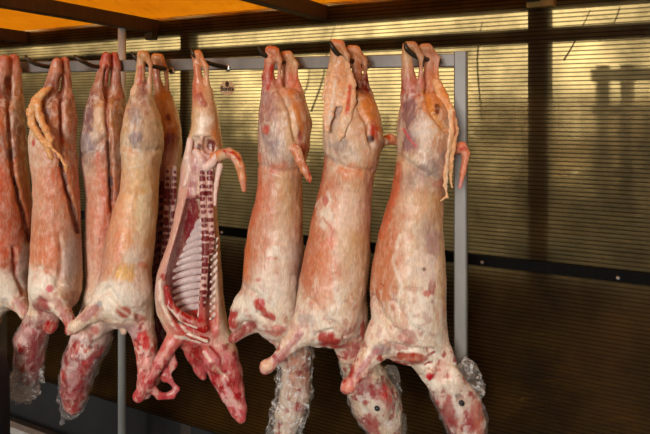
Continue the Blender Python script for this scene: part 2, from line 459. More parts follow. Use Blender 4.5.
def sculpt(field, Zc, name, mat, parent, prof, rows, layers, seed, bumpamp=1.4, grooves=(), rel=1, frill=0.0):
    V, Fc = field.mesh(); V = relax(V, Fc, rel, 0.5); nr = normals(V, Fc)
    k = 1 + V[:, 2] / F; u = 325 + (V[:, 0] - 325) / k; v = HV + (V[:, 1] - HV) / k
    d = bumpamp * (1.1 * fbm(V * np.array([1, .6, 1]), 20, seed + 31, 3) + 0.35 * fbm(V, 6, seed + 41, 2))
    d = d * (1 + 1.1 * sstep(335, 365, v))
    if frill: d = d + frill * (np.abs(fbm(V, 5, seed + 77, 2)) * 2.2 - 0.6)
    for (pts, wd, dp) in grooves:
        dp = dp * 1.7
        d = d - dp * np.exp(-(seg_dist(pts, u + 1.5 * fbm(V, 9, seed + 3, 2), v) / wd) ** 2) * (nr[:, 2] < 0.2)
    X = V + nr * d[:, None]
    cols = paint(X, prof, rows, layers, seed)
    return mesh_obj(name, to_world(X, Zc), Fc, mat, parent, True, cols)

def film_wrap(pts, Zc, parent, seed, amp=2.6, kz=1.0, name='plastic_wrap', tails=(), bunched=False):
    f = Field(1.5); f.chain([(u, v, w, r - (0 if bunched else 1.6)) for (u, v, w, r) in pts], 5, kz)
    for t in tails: f.chain(t, 4, 0.6)
    V, Fc = f.mesh(); V = relax(V, Fc, 1, 0.5); nr = normals(V, Fc)
    q = np.abs(fbm(V * np.array([1.0, 0.8, 1.0]), 9, seed, 3)); q2 = np.abs(fbm(V, 4.5, seed + 9, 2))
    d = amp * (1.9 * q + 1.5 * q2 - 0.5)
    return mesh_obj(name, to_world(V + nr * d[:, None], Zc), Fc, M['film2'] if bunched else M['film'], parent, False)

# ------------------------------------------------------------------ rails and hooks
def zrail(u): return 2.5 * 2156.0 / (u + 1736.0)
def zwall(u): return 2.9 * 1303.0 / (u + 843.0)

def hook(u_bolt, v_bolt, pts, label):
    """pts: (u, v, gap in front of the rail in metres) from the rail outwards to the upturned tip"""
    zb = zrail(u_bolt)
    r = empty('meat_hook', P(u_bolt, v_bolt, zb - 0.03))
    tag(r, label, 'hook', 'hooks bolted to the hanging rail')
    P0 = [P(u_bolt, v_bolt, zb - 0.021)] + [P(u, v, zb - g) for (u, v, g) in pts]
    sp = spline(P0, 7); n = len(sp)
    rad = [0.0088 if i < n - 8 else 0.0088 * (0.35 + 0.65 * (n - 1 - i) / 7.0) for i in range(n)]
    b = MB().tube([Vector(x) for x in sp], rad, 10); b.build('shaft', M['hook'], r, True)
    d = (Vector(sp[2]) - Vector(sp[0])).normalized(); a = Vector(sp[0])
    MB().tube([a - d * 0.006, a - d * 0.004, a + d * 0.008, a + d * 0.010], [0.008, 0.0135, 0.0135, 0.009], 6).build('bolt_head', M['bolt'], r)
    return r

# ------------------------------------------------------------------ carcasses
def carcass(label, Zc, prof, chains, rows, layers, seed, grooves=(), k=7, tail=None, strips=(), wraps=(), eyes=(), flaps=(), lofts=(), h=1.4, amp=1.5):
    vmax = max(max(p[0] for p in prof), max(q[1] for c in chains for q in c[0]))
    um = np.mean([(p[1] + p[2]) / 2 for p in prof])
    root = empty('lamb_carcass', P(um, vmax, Zc)); tag(root, label, 'carcass', 'lamb carcasses on the rail')
    f = Field(h); f.loft(prof, k)
    for c in lofts: f.loft(c, 5)
    for c in chains: f.chain(c[0], c[1] if len(c) > 1 else 6, c[2] if len(c) > 2 else 1.0)
    sculpt(f, Zc, 'body', M['flesh'], root, prof, rows, layers, seed, amp, grooves)
    if tail:
        g = Field(1.1); g.chain(tail[0], 3)
        sculpt(g, Zc, 'tail', M['flesh'], root, prof, [(0, [tail[1]]), (1, [tail[1]])] if False else [(0, [tail[1], tail[1]]), (434, [tail[1], tail[1]])], tail[2], seed + 2, 0.5)
    for (nm, chs, kz, c, ly) in strips:
        g = Field(1.1)
        for ch in chs: g.chain(ch, 2.0, kz)
        sculpt(g, Zc, nm, M['bone'] if nm == 'fat_strip' else M['cut'], root, prof, [(0, [c, c]), (434, [c, c])], ly, seed + 4, 1.0, (), 1, 0.9)
    for e in eyes:
        g = Field(0.7); g.chain([e, (e[0] + 0.4, e[1] + 0.3, e[2], e[3])], 1)
        V, Fc = g.mesh(); mesh_obj('eye', to_world(V, Zc), Fc, M['eye'], root)
    for i, w in enumerate(wraps):
        film_wrap(w[0], Zc, root, seed + 50 + i, w[1], 1.0, 'plastic_wrap', w[2] if len(w) > 2 else (), seed == 7 or len(w) > 3)
    return root

GRP = []
# ---- C9, nearest, right-hand end
Z9 = zrail(420) - 0.17
p9 = [(93, 404, 438, 10), (98, 402, 442, 17), (104, 400, 447, 23), (112, 398, 450, 29), (130, 397, 453, 33), (150, 397, 451, 34), (165, 396, 449, 34), (180, 394, 446, 32), (200, 389, 443, 30), (230, 380, 443, 31), (250, 375, 444, 34),
      (270, 371, 445, 36), (290, 370, 446, 37), (305, 371, 446, 36), (320, 375, 446, 34), (340, 380, 444, 30), (352, 384, 438, 24), (360, 392, 428, 12)]
c9 = [([(406, 47, -8, 3.5), (407, 58, -8, 5.4), (408, 75, -7, 6.8), (411, 98, -5, 11.5), (418, 118, -6, 18)], 2.6),
      ([(407, 45, -9, 4.2), (413, 46, -10, 4.6), (421, 57, -11, 2.9), (421, 74, -9, 2.1), (420, 96, -6, 4.5)], 1.6),
      ([(424, 52, 10, 4), (430, 60, 10, 4.6), (429, 75, 9, 5), (431, 97, 8, 11), (436, 120, 6, 16)], 2.6),
      ([(423, 48, 9, 4.5), (428, 48, 8, 4.6), (437.5, 58, 8, 2.8), (437, 74, 7, 2.1), (437, 96, 4, 5)], 1.6),
      ([(404, 318, -8, 28), (384, 336, -14, 19), (369, 356, -20, 10.5), (359, 371, -23, 6.8), (354, 378, -24, 5.8), (348, 385, -24, 7.4), (345, 388, -24, 6.2)], 9, 0.9),
      ([(418, 330, 4, 26), (433, 356, 2, 20), (443, 378, 0, 18), (452, 395, -2, 19.5), (461, 408, -2, 20.5), (467, 422, -2, 19), (470, 436, -3, 15), (472, 448, -3, 11)], 9, 0.9),
      ([(433, 364, -14, 4), (429, 374, -18, 4), (428, 378, -18, 3.6)], 3)]
r9 = [(40, [TAN, TAN]), (60, [CRM, PINK]), (85, [MEAT, (190, 100, 84), ORG]), (105, [PINK, PUR, ORG, TAN]), (135, [FAT, GRY, CRM, TAN]), (160, [CRM, FAT, GRY, (200, 140, 118)]), (178, [SAL, GRY, (190, 166, 148), (196, 150, 132)]),
      (200, [SAL, FAT, CRM, TAN]), (235, [SAL, SAL, FAT, GRY, CRM]), (265, [SAL, SAL, FAT, FAT, CRM]), (295, [SAL, SAL, FAT, FATW, CRM]), (320, [FATW, FAT, FATW, FATW, FAT]), (350, [FAT, FATW, FAT, FATW]), (385, [(204, 120, 112), FAT, FATW]), (434, [RED, FAT, (196, 120, 104)])]
l9 = [('m', 462, 410, 28, 30, (164, 24, 34), .9, 7, 0.1), ('m', 466, 414, 28, 30, (248, 238, 226), .8, 6, 0.08), ('e', 410, 112, 7, 15, PUR, .85), ('e', 409, 143, 9, 9, (140, 104, 112), .8), ('e', 425, 128, 11, 16, (224, 210, 196), .6), ('e', 432, 105, 8, 12, ORG, .7), ('l', [(424, 92), (430, 110), (442, 128)], 3, (206, 140, 70), .7), ('l', [(404, 130), (409, 138), (416, 146)], 1.2, (214, 100, 106), .9),
      ('e', 437, 109, 3, 5, (92, 36, 22), .9), ('e', 426, 170, 10, 8, (150, 130, 124), .7), ('e', 440, 184, 7, 4, (176, 110, 96), .6), ('l', [(398, 165), (395, 190), (388, 215), (381, 235)], 4.5, (214, 116, 84), .8), ('e', 420, 205, 8, 16, (214, 160, 120), .5),
      ('e', 433, 245, 6, 16, (176, 138, 134), .7), ('e', 432, 288, 3, 12, (170, 106, 104), .9), ('e', 427, 294, 7, 3, (196, 80, 76), .7), ('l', [(400, 235), (393, 262), (402, 285), (398, 305)], 2.2, FATW, .7), ('e', 422, 268, 14, 14, (232, 214, 200), .7), ('e', 424, 269, 1.6, 1.6, (70, 30, 30), .9),
      ('e', 385, 275, 13, 26, (204, 140, 106), .5), ('l', [(381, 284), (384, 286)], 0.8, RED, .9), ('e', 384, 350, 9, 6, (150, 130, 130), .7), ('e', 409, 336, 11, 7, (178, 96, 92), .6), ('e', 412, 357, 18, 6, (176, 70, 54), .9, 5), ('l', [(402, 350), (420, 352), (432, 358)], 1.4, FATW, .9), ('l', [(428, 356), (434, 352)], 1.6, RED, .9),
      ('l', [(376, 350), (364, 366), (356, 376)], 3.5, (176, 110, 112), .75), ('e', 347, 387, 6, 5, (226, 140, 120), .8), ('e', 441, 372, 9, 12, (224, 168, 150), .6), ('e', 430, 376, 4, 4, (190, 40, 50), .95), ('e', 448, 410, 5, 18, (176, 40, 40), .85), ('e', 478, 415, 8, 18, (206, 110, 84), .8), ('e', 470, 424, 6, 14, (170, 40, 44), .6),
      ('e', 458, 396, 4, 3, (60, 40, 40), .8), ('e', 462, 402, 9, 7, FATW, .5), ('e', 455, 425, 3, 9, RED, .6), ('e', 452, 388, 9, 6, FATW, .8)]
g9 = [([(426, 92), (430, 112), (446, 130)], 2.5, 1.8), ([(398, 155), (415, 168), (438, 180), (446, 182)], 3, 1.4), ([(394, 300), (410, 325), (440, 345)], 3, 1.2), ([(372, 296), (384, 318), (402, 336)], 3, 1.6), ([(392, 345), (410, 350), (432, 352)], 2.5, 2.0), ([(428, 352), (441, 360), (458, 366)], 2.5, 1.2), ([(402, 90), (404, 130), (400, 150)], 3, 1.0)]
s9 = [('fat_strip', [[(436, 82, -2, 4.6), (442, 96, -8, 5.5), (450, 112, -14, 5.5), (450, 132, -18, 5), (446, 152, -22, 4.2), (446, 170, -24, 3.4), (445, 186, -24, 2.4), (447, 196, -24, 1.3), (441, 201, -24, 1.1)],
                      [(450, 112, -12, 5), (455, 130, -14, 4.4), (452, 150, -18, 3.4), (450, 172, -20, 2.6), (452, 188, -20, 1.4)]], 0.8, (230, 182, 138), [('e', 446, 95, 5, 12, ORG, .7), ('l', [(450, 110), (449, 140), (446, 190)], 1.5, FAT, .8), ('l', [(454, 112), (455, 135)], 1.4, (190, 90, 64), .7)])]
t9 = ([(446, 155, 6, 5), (454, 150, 0, 4.6), (462, 147, -4, 5.2), (466, 154, -5, 4.0), (463, 172, -6, 3.2), (460, 187, -6, 2.4)], (216, 138, 108), [('e', 463, 149, 6, 3, (190, 60, 40), .8), ('e', 460, 186, 3, 6, (206, 140, 140), .8)])
w9 = [([(448, 388, 0, 21), (458, 402, -2, 23), (466, 420, -2, 22), (470, 438, -3, 18), (472, 450, -3, 12)], 2.2, ()), ([(456, 384, 4, 9), (467, 369, 5, 8), (474, 378, 5, 7), (479, 388, 4, 6)], 3.4, (), True)]
carcass('nearest lamb carcass at the right end of the rail, overlapping the square steel post', Z9, p9, c9, r9, l9, 9, g9, 8, t9, s9, w9, [(461.5, 403, -20, 3.0)])

# ---- C8
Z8 = zrail(345) - 0.17
p8 = [(90, 330, 362, 12), (97, 326, 374, 18), (106, 324, 378, 25), (120, 323, 382, 31), (140, 323, 384, 34), (152, 324, 381, 34), (165, 323, 378, 33), (180, 321, 373, 31), (200, 316, 371, 30), (220, 311, 371, 31), (250, 305, 370, 34),
      (280, 299, 368, 36), (300, 297, 366, 36), (318, 298, 365, 34), (332, 302, 361, 28), (343, 308, 350, 14)]
c8 = [([(334, 44, -8, 4), (336, 58, -8, 6), (334, 76, -8, 7.5), (338, 98, -6, 13), (345, 118, -4, 18)], 2.6),
      ([(334, 43, -9, 4.6), (340, 45, -10, 4.8), (347.5, 57, -11, 2.9), (348, 74, -10, 2.2), (347, 94, -8, 4.5)], 1.6),
      ([(352, 52, 10, 4), (356, 62, 10, 4.6), (357, 78, 9, 5.6), (362, 98, 7, 12), (366, 122, 5, 14)], 2.6),
      ([(350, 49, 9, 4.6), (355, 50, 8, 4.8), (364.5, 60, 8, 2.9), (365.5, 76, 7, 2.0), (367, 92, 5, 4)], 1.6),
      ([(322, 312, -10, 26), (304, 330, -16, 16), (290, 344, -22, 9.5), (280, 356, -25, 6.2), (275, 361, -25, 5.4), (268, 366, -26, 7.0), (265, 369, -26, 5.6)], 9, 0.9),
      ([(344, 318, 6, 24), (352, 342, 8, 18), (358, 362, 10, 17), (366, 382, 12, 21), (375, 402, 12, 23.5), (384, 420, 12, 19), (390, 438, 12, 13)], 9, 0.9),
      ([(372, 146, 2, 7), (384, 142, 6, 5)], 4)]
r8 = [(40, [(224, 150, 104), (224, 150, 104)]), (60, [CRM, TAN]), (85, [CRM, CRM, (180, 120, 90), DRK]), (105, [FAT, GRY, CRM, ORG]), (130, [FAT, FAT, CRM, TAN, ORG]), (155, [FAT, GRY, FAT, TAN]), (170, [SAL, FAT, CRM, (204, 140, 112)]), (185, [SAL, PINK, CRM, (206, 146, 120)]),
      (205, [SAL, (226, 170, 146), FAT, (212, 160, 136)]), (240, [SAL, SAL, FAT, CRM, TAN]), (275, [SAL, SAL, PINK, FAT, CRM]), (298, [FAT, PINK, FATW, FAT, CRM]), (320, [FATW, FATW, FAT, (220, 180, 164)]), (345, [FAT, FATW, PINK]), (365, [(190, 110, 110), FAT, FAT]), (434, [RED, FAT, FAT])]
l8 = [('m', 374, 408, 30, 32, (170, 26, 36), .9, 7, 0.06), ('m', 378, 404, 28, 30, (246, 236, 226), .8, 6, 0.08), ('l', [(352, 84), (366, 90)], 5, DRK, .9), ('e', 368, 84, 7, 9, (100, 24, 30), .95), ('e', 369, 108, 9, 13, ORG, .8), ('e', 374, 132, 4, 9, (180, 54, 36), .85), ('e', 371, 139, 3.5, 4, (60, 16, 12), .95), ('l', [(350, 97), (347, 108), (344, 118)], 3, (186, 40, 30), .9), ('e', 333, 112, 7, 15, (176, 152, 140), .8), ('l', [(338, 98), (352, 112), (343, 132)], 4, (238, 216, 186), .8), ('e', 339, 145, 10, 8, (150, 134, 130), .6), ('e', 356, 128, 9, 14, (206, 166, 140), .5),
      ('l', [(322, 158), (319, 180), (313, 205), (309, 222)], 5, (208, 112, 84), .85), ('e', 350, 172, 12, 8, (222, 140, 104), .6), ('e', 326, 212, 8, 15, FATW, .85), ('e', 325, 202, 3, 6, (190, 60, 50), .7), ('e', 348, 210, 12, 20, (234, 206, 184), .6), ('e', 328, 243, 7, 7, (222, 120, 90), .6), ('e', 308, 265, 9, 28, (198, 120, 88), .6), ('e', 325, 275, 9, 26, (222, 146, 110), .5), ('l', [(323, 217), (333, 230), (330, 245)], 1.4, (200, 90, 64), .6),
      ('e', 330, 340, 12, 8, (170, 52, 48), .95, 15), ('e', 305, 320, 8, 7, (166, 150, 146), .6), ('e', 322, 300, 10, 8, (230, 180, 150), .5), ('l', [(300, 334), (286, 350), (276, 360)], 4, (176, 112, 112), .75), ('e', 267, 367, 8, 6, (228, 190, 160), .9), ('e', 362, 300, 5, 20, (224, 180, 150), .5), ('e', 363, 330, 3, 8, (190, 60, 50), .8), ('e', 352, 352, 12, 9, (170, 80, 80), .8), ('e', 360, 380, 12, 9, (190, 50, 50), .6), ('e', 366, 388, 7, 5, RED, .8), ('e', 384, 398, 8, 14, (196, 80, 80), .7), ('e', 372, 425, 7, 12, (180, 40, 46), .8), ('e', 378, 408, 8, 7, FATW, .8), ('e', 390, 400, 5, 10, (168, 40, 40), .5)]
g8 = [([(352, 92), (366, 120), (372, 145)], 2.5, 2.4), ([(326, 158), (345, 168), (372, 172)], 3, 1.4), ([(310, 300), (330, 322), (352, 338)], 3, 1.4), ([(318, 335), (332, 331), (345, 338)], 2.5, 1.6), ([(345, 340), (362, 348)], 2.5, 1.4)]
s8 = [('fat_strip', [[(341, 60, -15, 5), (335, 78, -19, 7), (331, 98, -24, 7.5), (328, 116, -28, 6), (327, 130, -31, 3)], [(346, 64, -15, 4), (350, 84, -18, 6), (350, 100, -25, 6), (346, 118, -31, 6.5), (341, 134, -34, 4), (339, 140, -34, 2)], [(342, 70, -17, 5), (342, 90, -22, 6), (340, 104, -26, 4)], [(334, 64, -11, 4.5), (329, 82, -12, 5), (326, 98, -16, 4.5)]], 0.4, (226, 184, 148), [('l', [(350, 86), (347, 112)], 2.0, (190, 60, 44), .8), ('l', [(338, 62), (333, 98), (328, 124)], 2, FATW, .7), ('e', 340, 76, 5, 14, (214, 150, 104), .6), ('e', 345, 125, 5, 10, FAT, .7)])]
t8 = ([(374, 146, 4, 5), (383, 141, 10, 4.8), (390, 139, 14, 5.0), (398, 142, 18, 3.8), (406, 146, 20, 2.6)], (214, 138, 104), [('e', 388, 138, 6, 3, (190, 74, 44), .8)])
w8 = [([(356, 362, 10, 19), (366, 382, 12, 23), (376, 404, 12, 25.5), (386, 424, 12, 21), (391, 442, 12, 14)], 2.4, [[(382, 380, 12, 10), (392, 372, 14, 6), (394, 390, 14, 6)]])]
carcass('lamb carcass second from right, tail stub pointing right at the nearest carcass', Z8, p8, c8, r8, l8, 8, g8, 8, t8, s8, w8, [(377, 408, -10, 3.0)])

# ---- C7
Z7 = zrail(280) - 0.17
p7 = [(88, 264, 292, 12), (94, 262, 301, 18), (102, 261, 304, 23), (112, 259, 308, 28), (130, 258, 310, 31), (150, 258, 309, 31), (165, 258, 305, 30), (180, 258, 302, 28), (200, 255, 302, 28), (225, 249, 303, 29), (250, 245, 303, 32), (275, 243, 301, 34),
      (292, 243, 299, 33), (308, 246, 300, 31), (322, 252, 301, 27), (334, 262, 299, 18), (340, 270, 292, 8)]
c7 = [([(269, 50, -6, 3.8), (270, 62, -6, 5.4), (268, 76, -6, 6.2), (272, 94, -5, 10), (278, 115, -5, 16)], 2.6),
      ([(269, 50, -7, 4.0), (275, 51, -8, 4.2), (279.5, 61, -8, 2.6), (279.5, 76, -7, 2.0), (280, 92, -5, 4.5)], 1.6),
      ([(284, 57, 10, 3.8), (287, 66, 10, 5), (289, 80, 10, 7), (294, 98, 8, 11), (298, 125, 6, 14)], 2.6),
      ([(284, 55, 9, 4.2), (288, 55, 8, 4.4), (295.5, 64, 8, 2.6), (296, 78, 7, 2.0), (298, 92, 5, 5)], 1.6),
      ([(262, 296, -4, 20), (247, 306, -6, 13.5), (240, 312, -6, 9), (235, 320, -8, 6.0), (234, 326, -9, 5)], 7),
      ([(262, 318, 8, 14), (251, 325, 2, 8), (241, 332, -4, 6), (233, 339, -9, 4.6)], 6),
      ([(282, 318, 2, 22), (290, 338, 4, 16), (296, 356, 6, 14.5), (296, 376, 8, 14), (294, 394, 10, 15.5), (290, 412, 10, 14), (286, 430, 10, 10), (285, 440, 10, 8)], 8)]
r7 = [(45, [(210, 120, 80), (210, 120, 80)]), (62, [(200, 120, 96), CRM]), (80, [MEAT, (198, 130, 110), (204, 120, 96)]), (100, [PUR, CRM, (206, 134, 100)]), (130, [GRY, (190, 164, 150), CRM, (198, 112, 76)]), (155, [(210, 180, 164), (168, 146, 138), FAT, ORG]), (175, [PINK, (204, 150, 124), CRM, TAN]), (195, [(224, 130, 100), PINK, CRM, TAN]), (225, [SAL, PINK, FAT, TAN]), (255, [SAL, PINK, FATW, GRY]), (280, [SAL, FATW, FAT, GRY]), (300, [FATW, FATW, FATW, FAT]), (325, [FATW, FAT, FATW]), (345, [(210, 150, 140), FAT, PINK]), (380, [FAT, FATW, PINK]), (434, [FAT, FATW])]
l7 = [('l', [(272, 66), (270, 80), (268, 88)], 2.5, (180, 40, 36), .8), ('e', 270, 105, 8, 12, (166, 124, 120), .7), ('e', 265, 130, 4, 5, (200, 84, 74), .8), ('e', 272, 145, 8, 10, (150, 130, 128), .5), ('e', 288, 158, 8, 8, (150, 128, 120), .4), ('l', [(290, 92), (297, 112), (302, 130)], 3, ORG, .7), ('e', 300, 138, 3, 8, (150, 40, 28), .8), ('e', 303, 150, 4, 8, (176, 70, 44), .8), ('e', 292, 135, 6, 12, CRM, .7), ('e', 280, 168, 9, 5, (208, 110, 84), .5),
      ('l', [(259, 155), (259, 200), (250, 228)], 3.5, (212, 124, 94), .75), ('e', 272, 252, 7, 5, FATW, .8), ('e', 272, 258, 5, 1.5, (190, 120, 100), .7), ('e', 258, 280, 4, 3, (210, 120, 110), .7), ('l', [(246, 235), (245, 275)], 5, (222, 128, 84), .7), ('e', 282, 290, 16, 18, (240, 228, 216), .6), ('e', 260, 305, 5, 6, (190, 70, 66), .95), ('l', [(259, 302), (265, 314), (274, 318)], 3.5, (180, 60, 56), .9), ('e', 240, 301, 7, 6, FATW, .9), ('e', 232, 320, 6, 9, (168, 56, 52), .95), ('l', [(252, 325), (238, 334), (226, 344)], 6, (150, 44, 44), .9), ('e', 278, 330, 10, 5, (190, 84, 80), .7), ('e', 297, 318, 5, 8, (196, 130, 124), .6),
      ('e', 291, 344, 9, 6, (214, 150, 140), .7), ('e', 300, 408, 6, 5, (190, 50, 56), .6), ('e', 300, 340, 5, 6, (190, 70, 70), .6)]
g7 = [([(280, 90), (290, 110), (296, 140)], 2.5, 2.0), ([(260, 165), (280, 172), (300, 170)], 3, 1.2), ([(246, 288), (262, 300), (280, 316), (298, 322)], 3, 1.2), ([(258, 314), (276, 326)], 2.5, 1.4)]
t7 = ([(291, 146, -24, 5.5), (296, 150, -29, 5.2), (300, 160, -31, 4.8), (305, 170, -31, 4.2), (309, 178, -31, 3.0), (310.5, 182, -31, 1.6)], (214, 140, 100), [('e', 302, 152, 4, 5, CRM, .6), ('l', [(304, 152), (310, 176)], 1.4, (176, 60, 40), .8), ('e', 309, 181, 2, 3, (200, 80, 60), .8)])
w7 = [([(296, 350, 6, 16.5), (296, 372, 8, 16), (294, 394, 10, 17.5), (289, 414, 10, 17), (284, 434, 10, 17), (282, 446, 10, 16)], 3.2)]
carcass('third lamb carcass from the right, tail stub hanging down along its right side', Z7, p7, c7, r7, l7, 7, g7, 8, t7, (), w7)

# ---- C4
Z4 = zrail(160) - 0.23
p4 = [(88, 134, 149, 10), (96, 131, 152, 16), (105, 129, 155, 21), (118, 126, 159, 25), (132, 123, 162, 27), (150, 122, 162, 28), (170, 123, 159, 27), (190, 121, 158, 26), (210, 114, 157, 27), (230, 108, 155, 29), (250, 105, 153, 31), (270, 103, 151, 32), (290, 98, 150, 31), (305, 97, 150, 29), (316, 104, 150, 24), (324, 112, 146, 14)]
c4 = [([(141, 55, -6, 3.8), (141, 68, -6, 4.0), (140, 82, -6, 4.8), (139, 97, -5, 9), (142, 118, -3, 16)], 5),
      ([(141, 54, -7, 4.2), (145, 55, -8, 4.4), (151, 64, -8, 2.5), (150, 78, -7, 2.0), (148, 94, -5, 4.5)], 1.4),
      ([(126, 290, -8, 24), (108, 302, -14, 15), (94, 313, -18, 9), (82, 321, -20, 6.5), (76, 326, -20, 6.4), (74, 329, -20, 5)], 8, 0.9),
      ([(132, 304, 2, 20), (141, 324, 0, 13), (146, 342, 0, 11), (148, 360, 0, 11.5), (148, 378, 0, 12), (144, 392, 0, 8)], 7)]
r4 = [(50, [(206, 150, 96), (206, 150, 96)]), (75, [CRM, (200, 140, 110)]), (95, [CRM, PUR, CRM]), (115, [CRM, (170, 146, 136), CRM]), (140, [CRM, (170, 160, 150), (200, 180, 150)]), (160, [(226, 190, 150), (226, 200, 164), (224, 196, 156)]), (190, [(224, 170, 130), YEL, YEL]), (220, [(224, 160, 120), (230, 180, 136), YEL]), (250, [PINK, (228, 168, 126), FAT, YEL]), (275, [PINK, (230, 180, 140), FATW, FAT]), (295, [FATW, FATW, FATW, FATW]), (320, [FAT, FATW, FAT]), (345, [(196, 90, 84), (206, 110, 100)]), (434, [(186, 60, 58), (196, 80, 76)])]
l4 = [('m', 146, 362, 16, 46, (238, 196, 184), .8, 6, 0.02), ('m', 145, 362, 16, 46, (140, 22, 28), .85, 5.5, 0.1), ('l', [(140, 68), (139, 84)], 2.5, (180, 70, 50), .8), ('e', 145, 90, 5, 7, (140, 84, 80), .7), ('e', 135, 112, 6, 12, (150, 128, 124), .7), ('e', 134, 138, 8, 6, (130, 118, 124), .75), ('e', 150, 130, 6, 16, (220, 196, 160), .7), ('e', 145, 215, 9, 24, (238, 222, 186), .8), ('e', 135, 255, 14, 10, FATW, .7), ('e', 126, 240, 7, 14, (226, 160, 110), .6), ('e', 118, 248, 3, 22, (214, 120, 90), .5), ('e', 125, 272, 9, 8, (236, 190, 120), .8), ('e', 143, 265, 4, 3, (220, 120, 80), .6), ('e', 110, 292, 16, 10, FATW, .9), ('e', 99, 304, 4, 4, (150, 146, 150), .7), ('l', [(96, 308), (84, 318)], 4.5, (170, 108, 104), .8), ('e', 76, 326, 6, 5, (230, 206, 180), .8), ('e', 124, 312, 8, 5, (176, 76, 54), .85, 20), ('l', [(118, 308), (130, 316), (138, 320)], 1.4, FATW, .7), ('e', 130, 296, 14, 8, (236, 222, 206), .8), ('e', 138, 318, 6, 5, (160, 50, 44), .7), ('e', 133, 330, 8, 9, (190, 150, 150), .7), ('e', 146, 340, 7, 10, (206, 50, 56), .85), ('e', 147, 365, 9, 10, (226, 150, 140), .6), ('e', 142, 378, 7, 9, (186, 50, 50), .7), ('e', 150, 328, 3, 14, (224, 190, 170), .7)]
g4 = [([(124, 145), (140, 152), (160, 150)], 3, 1.2), ([(108, 290), (122, 305), (140, 316)], 3, 1.6), ([(118, 270), (112, 285), (100, 296)], 3, 1.2), ([(126, 322), (140, 322)], 2.5, 1.4), ([(128, 95), (134, 120), (128, 140)], 3, 0.9)]
carcass('creamy lamb carcass left of the opened ribs, in front of a pinker carcass', Z4, p4, c4, r4, l4, 4, g4, 7)

# ---- C3 (behind C4)
Z3 = zrail(105) - 0.09
p3 = [(98, 92, 121, 11), (103, 90, 122, 16), (108, 87, 124, 19), (122, 83, 126, 20), (140, 80, 127, 21), (158, 80, 127, 21), (172, 83, 127, 20), (190, 86, 126, 20), (210, 86, 124, 20), (235, 86, 122, 20), (260, 86, 122, 20), (285, 88, 122, 20), (302, 91, 124, 20), (318, 92, 122, 16)]
c3 = [([(106, 56, -5, 4.6), (105, 66, -5, 5.2), (103, 78, -5, 5.4), (99, 94, -4, 9), (98, 112, -4, 13)], 2.6), ([(103, 60, -4, 3), (98, 74, -5, 1.8), (95, 92, -5, 3)], 2),
      ([(114.5, 56, 4, 4.4), (115.5, 68, 5, 4.8), (115.5, 80, 6, 5.4), (116, 98, 6, 9), (117, 118, 6, 10)], 2.6),
      ([(104, 300, -2, 20), (98, 320, -4, 19), (90, 340, -6, 18), (82, 358, -8, 17), (77, 376, -8, 15), (74, 392, -8, 13), (72, 404, -8, 10)], 8),
      ([(110, 316, -8, 9), (122, 326, -10, 6), (124, 330, -10, 5)], 4)]
r3 = [(50, [(190, 66, 46), (190, 66, 46)]), (62, [(190, 80, 58), (196, 90, 66)]), (75, [(186, 134, 108), (160, 98, 82)]), (100, [(130, 84, 78), TAN, (150, 92, 64)]), (125, [PUR, CRM, TAN, (156, 104, 62)]), (150, [(190, 170, 156), GRY, (214, 120, 90), BRN]), (172, [(214, 190, 170), (216, 140, 104), SAL, BRN]), (195, [PINK, SAL, SALD, BRN]), (230, [PINK, (216, 140, 110), (200, 96, 70), BRN]), (270, [(226, 180, 158), PINK, PINK]), (300, [FAT, FAT, FAT]), (322, [FAT, (226, 196, 180), FAT]), (345, [(196, 120, 116), (206, 150, 140)]), (375, [(190, 60, 60), (200, 90, 88)]), (434, [(180, 50, 56), (180, 50, 56)])]
l3 = [('m', 80, 376, 26, 40, (150, 16, 26), .9, 8, 0.0), ('m', 84, 368, 26, 44, (240, 214, 206), .7, 6, 0.12), ('e', 90, 122, 5, 14, (116, 74, 80), .8), ('e', 99, 118, 6, 14, (220, 180, 140), .6), ('e', 88, 142, 7, 9, (150, 136, 140), .75), ('l', [(107, 66), (106, 100), (108, 130)], 2, (150, 44, 40), .7), ('l', [(98, 155), (103, 185), (106, 215)], 3.5, (204, 112, 82), .7), ('l', [(108, 140), (110, 180), (112, 200)], 2, (90, 50, 30), .8), ('e', 111, 182, 3, 5, (70, 60, 66), .8), ('e', 116, 140, 6, 30, (150, 98, 56), .6), ('l', [(99, 246), (100, 238)], 1, RED, .7), ('e', 104, 330, 14, 10, (222, 190, 174), .8), ('e', 108, 340, 8, 6, (200, 150, 140), .5), ('l', [(104, 348), (88, 362), (72, 376)], 4, (190, 56, 60), .7), ('e', 80, 386, 9, 12, (170, 36, 44), .7), ('e', 72, 372, 5, 14, (226, 196, 190), .4), ('e', 95, 330, 4, 4, (190, 60, 56), .6)]
g3 = [([(106, 70), (107, 110), (110, 160), (112, 210)], 2.2, 3.0), ([(80, 155), (95, 150), (105, 138)], 2.5, 1.0), ([(92, 345), (108, 335), (122, 330)], 2.5, 1.4)]
w3 = [([(92, 338, -6, 20.5), (82, 358, -8, 19.5), (77, 378, -8, 17.5), (74, 394, -8, 15.5), (72, 408, -8, 12)], 2.2, [[(66, 396, -8, 6), (64, 410, -8, 4), (62, 424, -8, 1.6)], [(90, 370, -8, 6), (93, 364, -8, 4)]])]
carcass('pink lamb carcass behind the creamy one, with bright red hocks together', Z3, p3, c3, r3, l3, 3, g3, 7, None, (), w3)

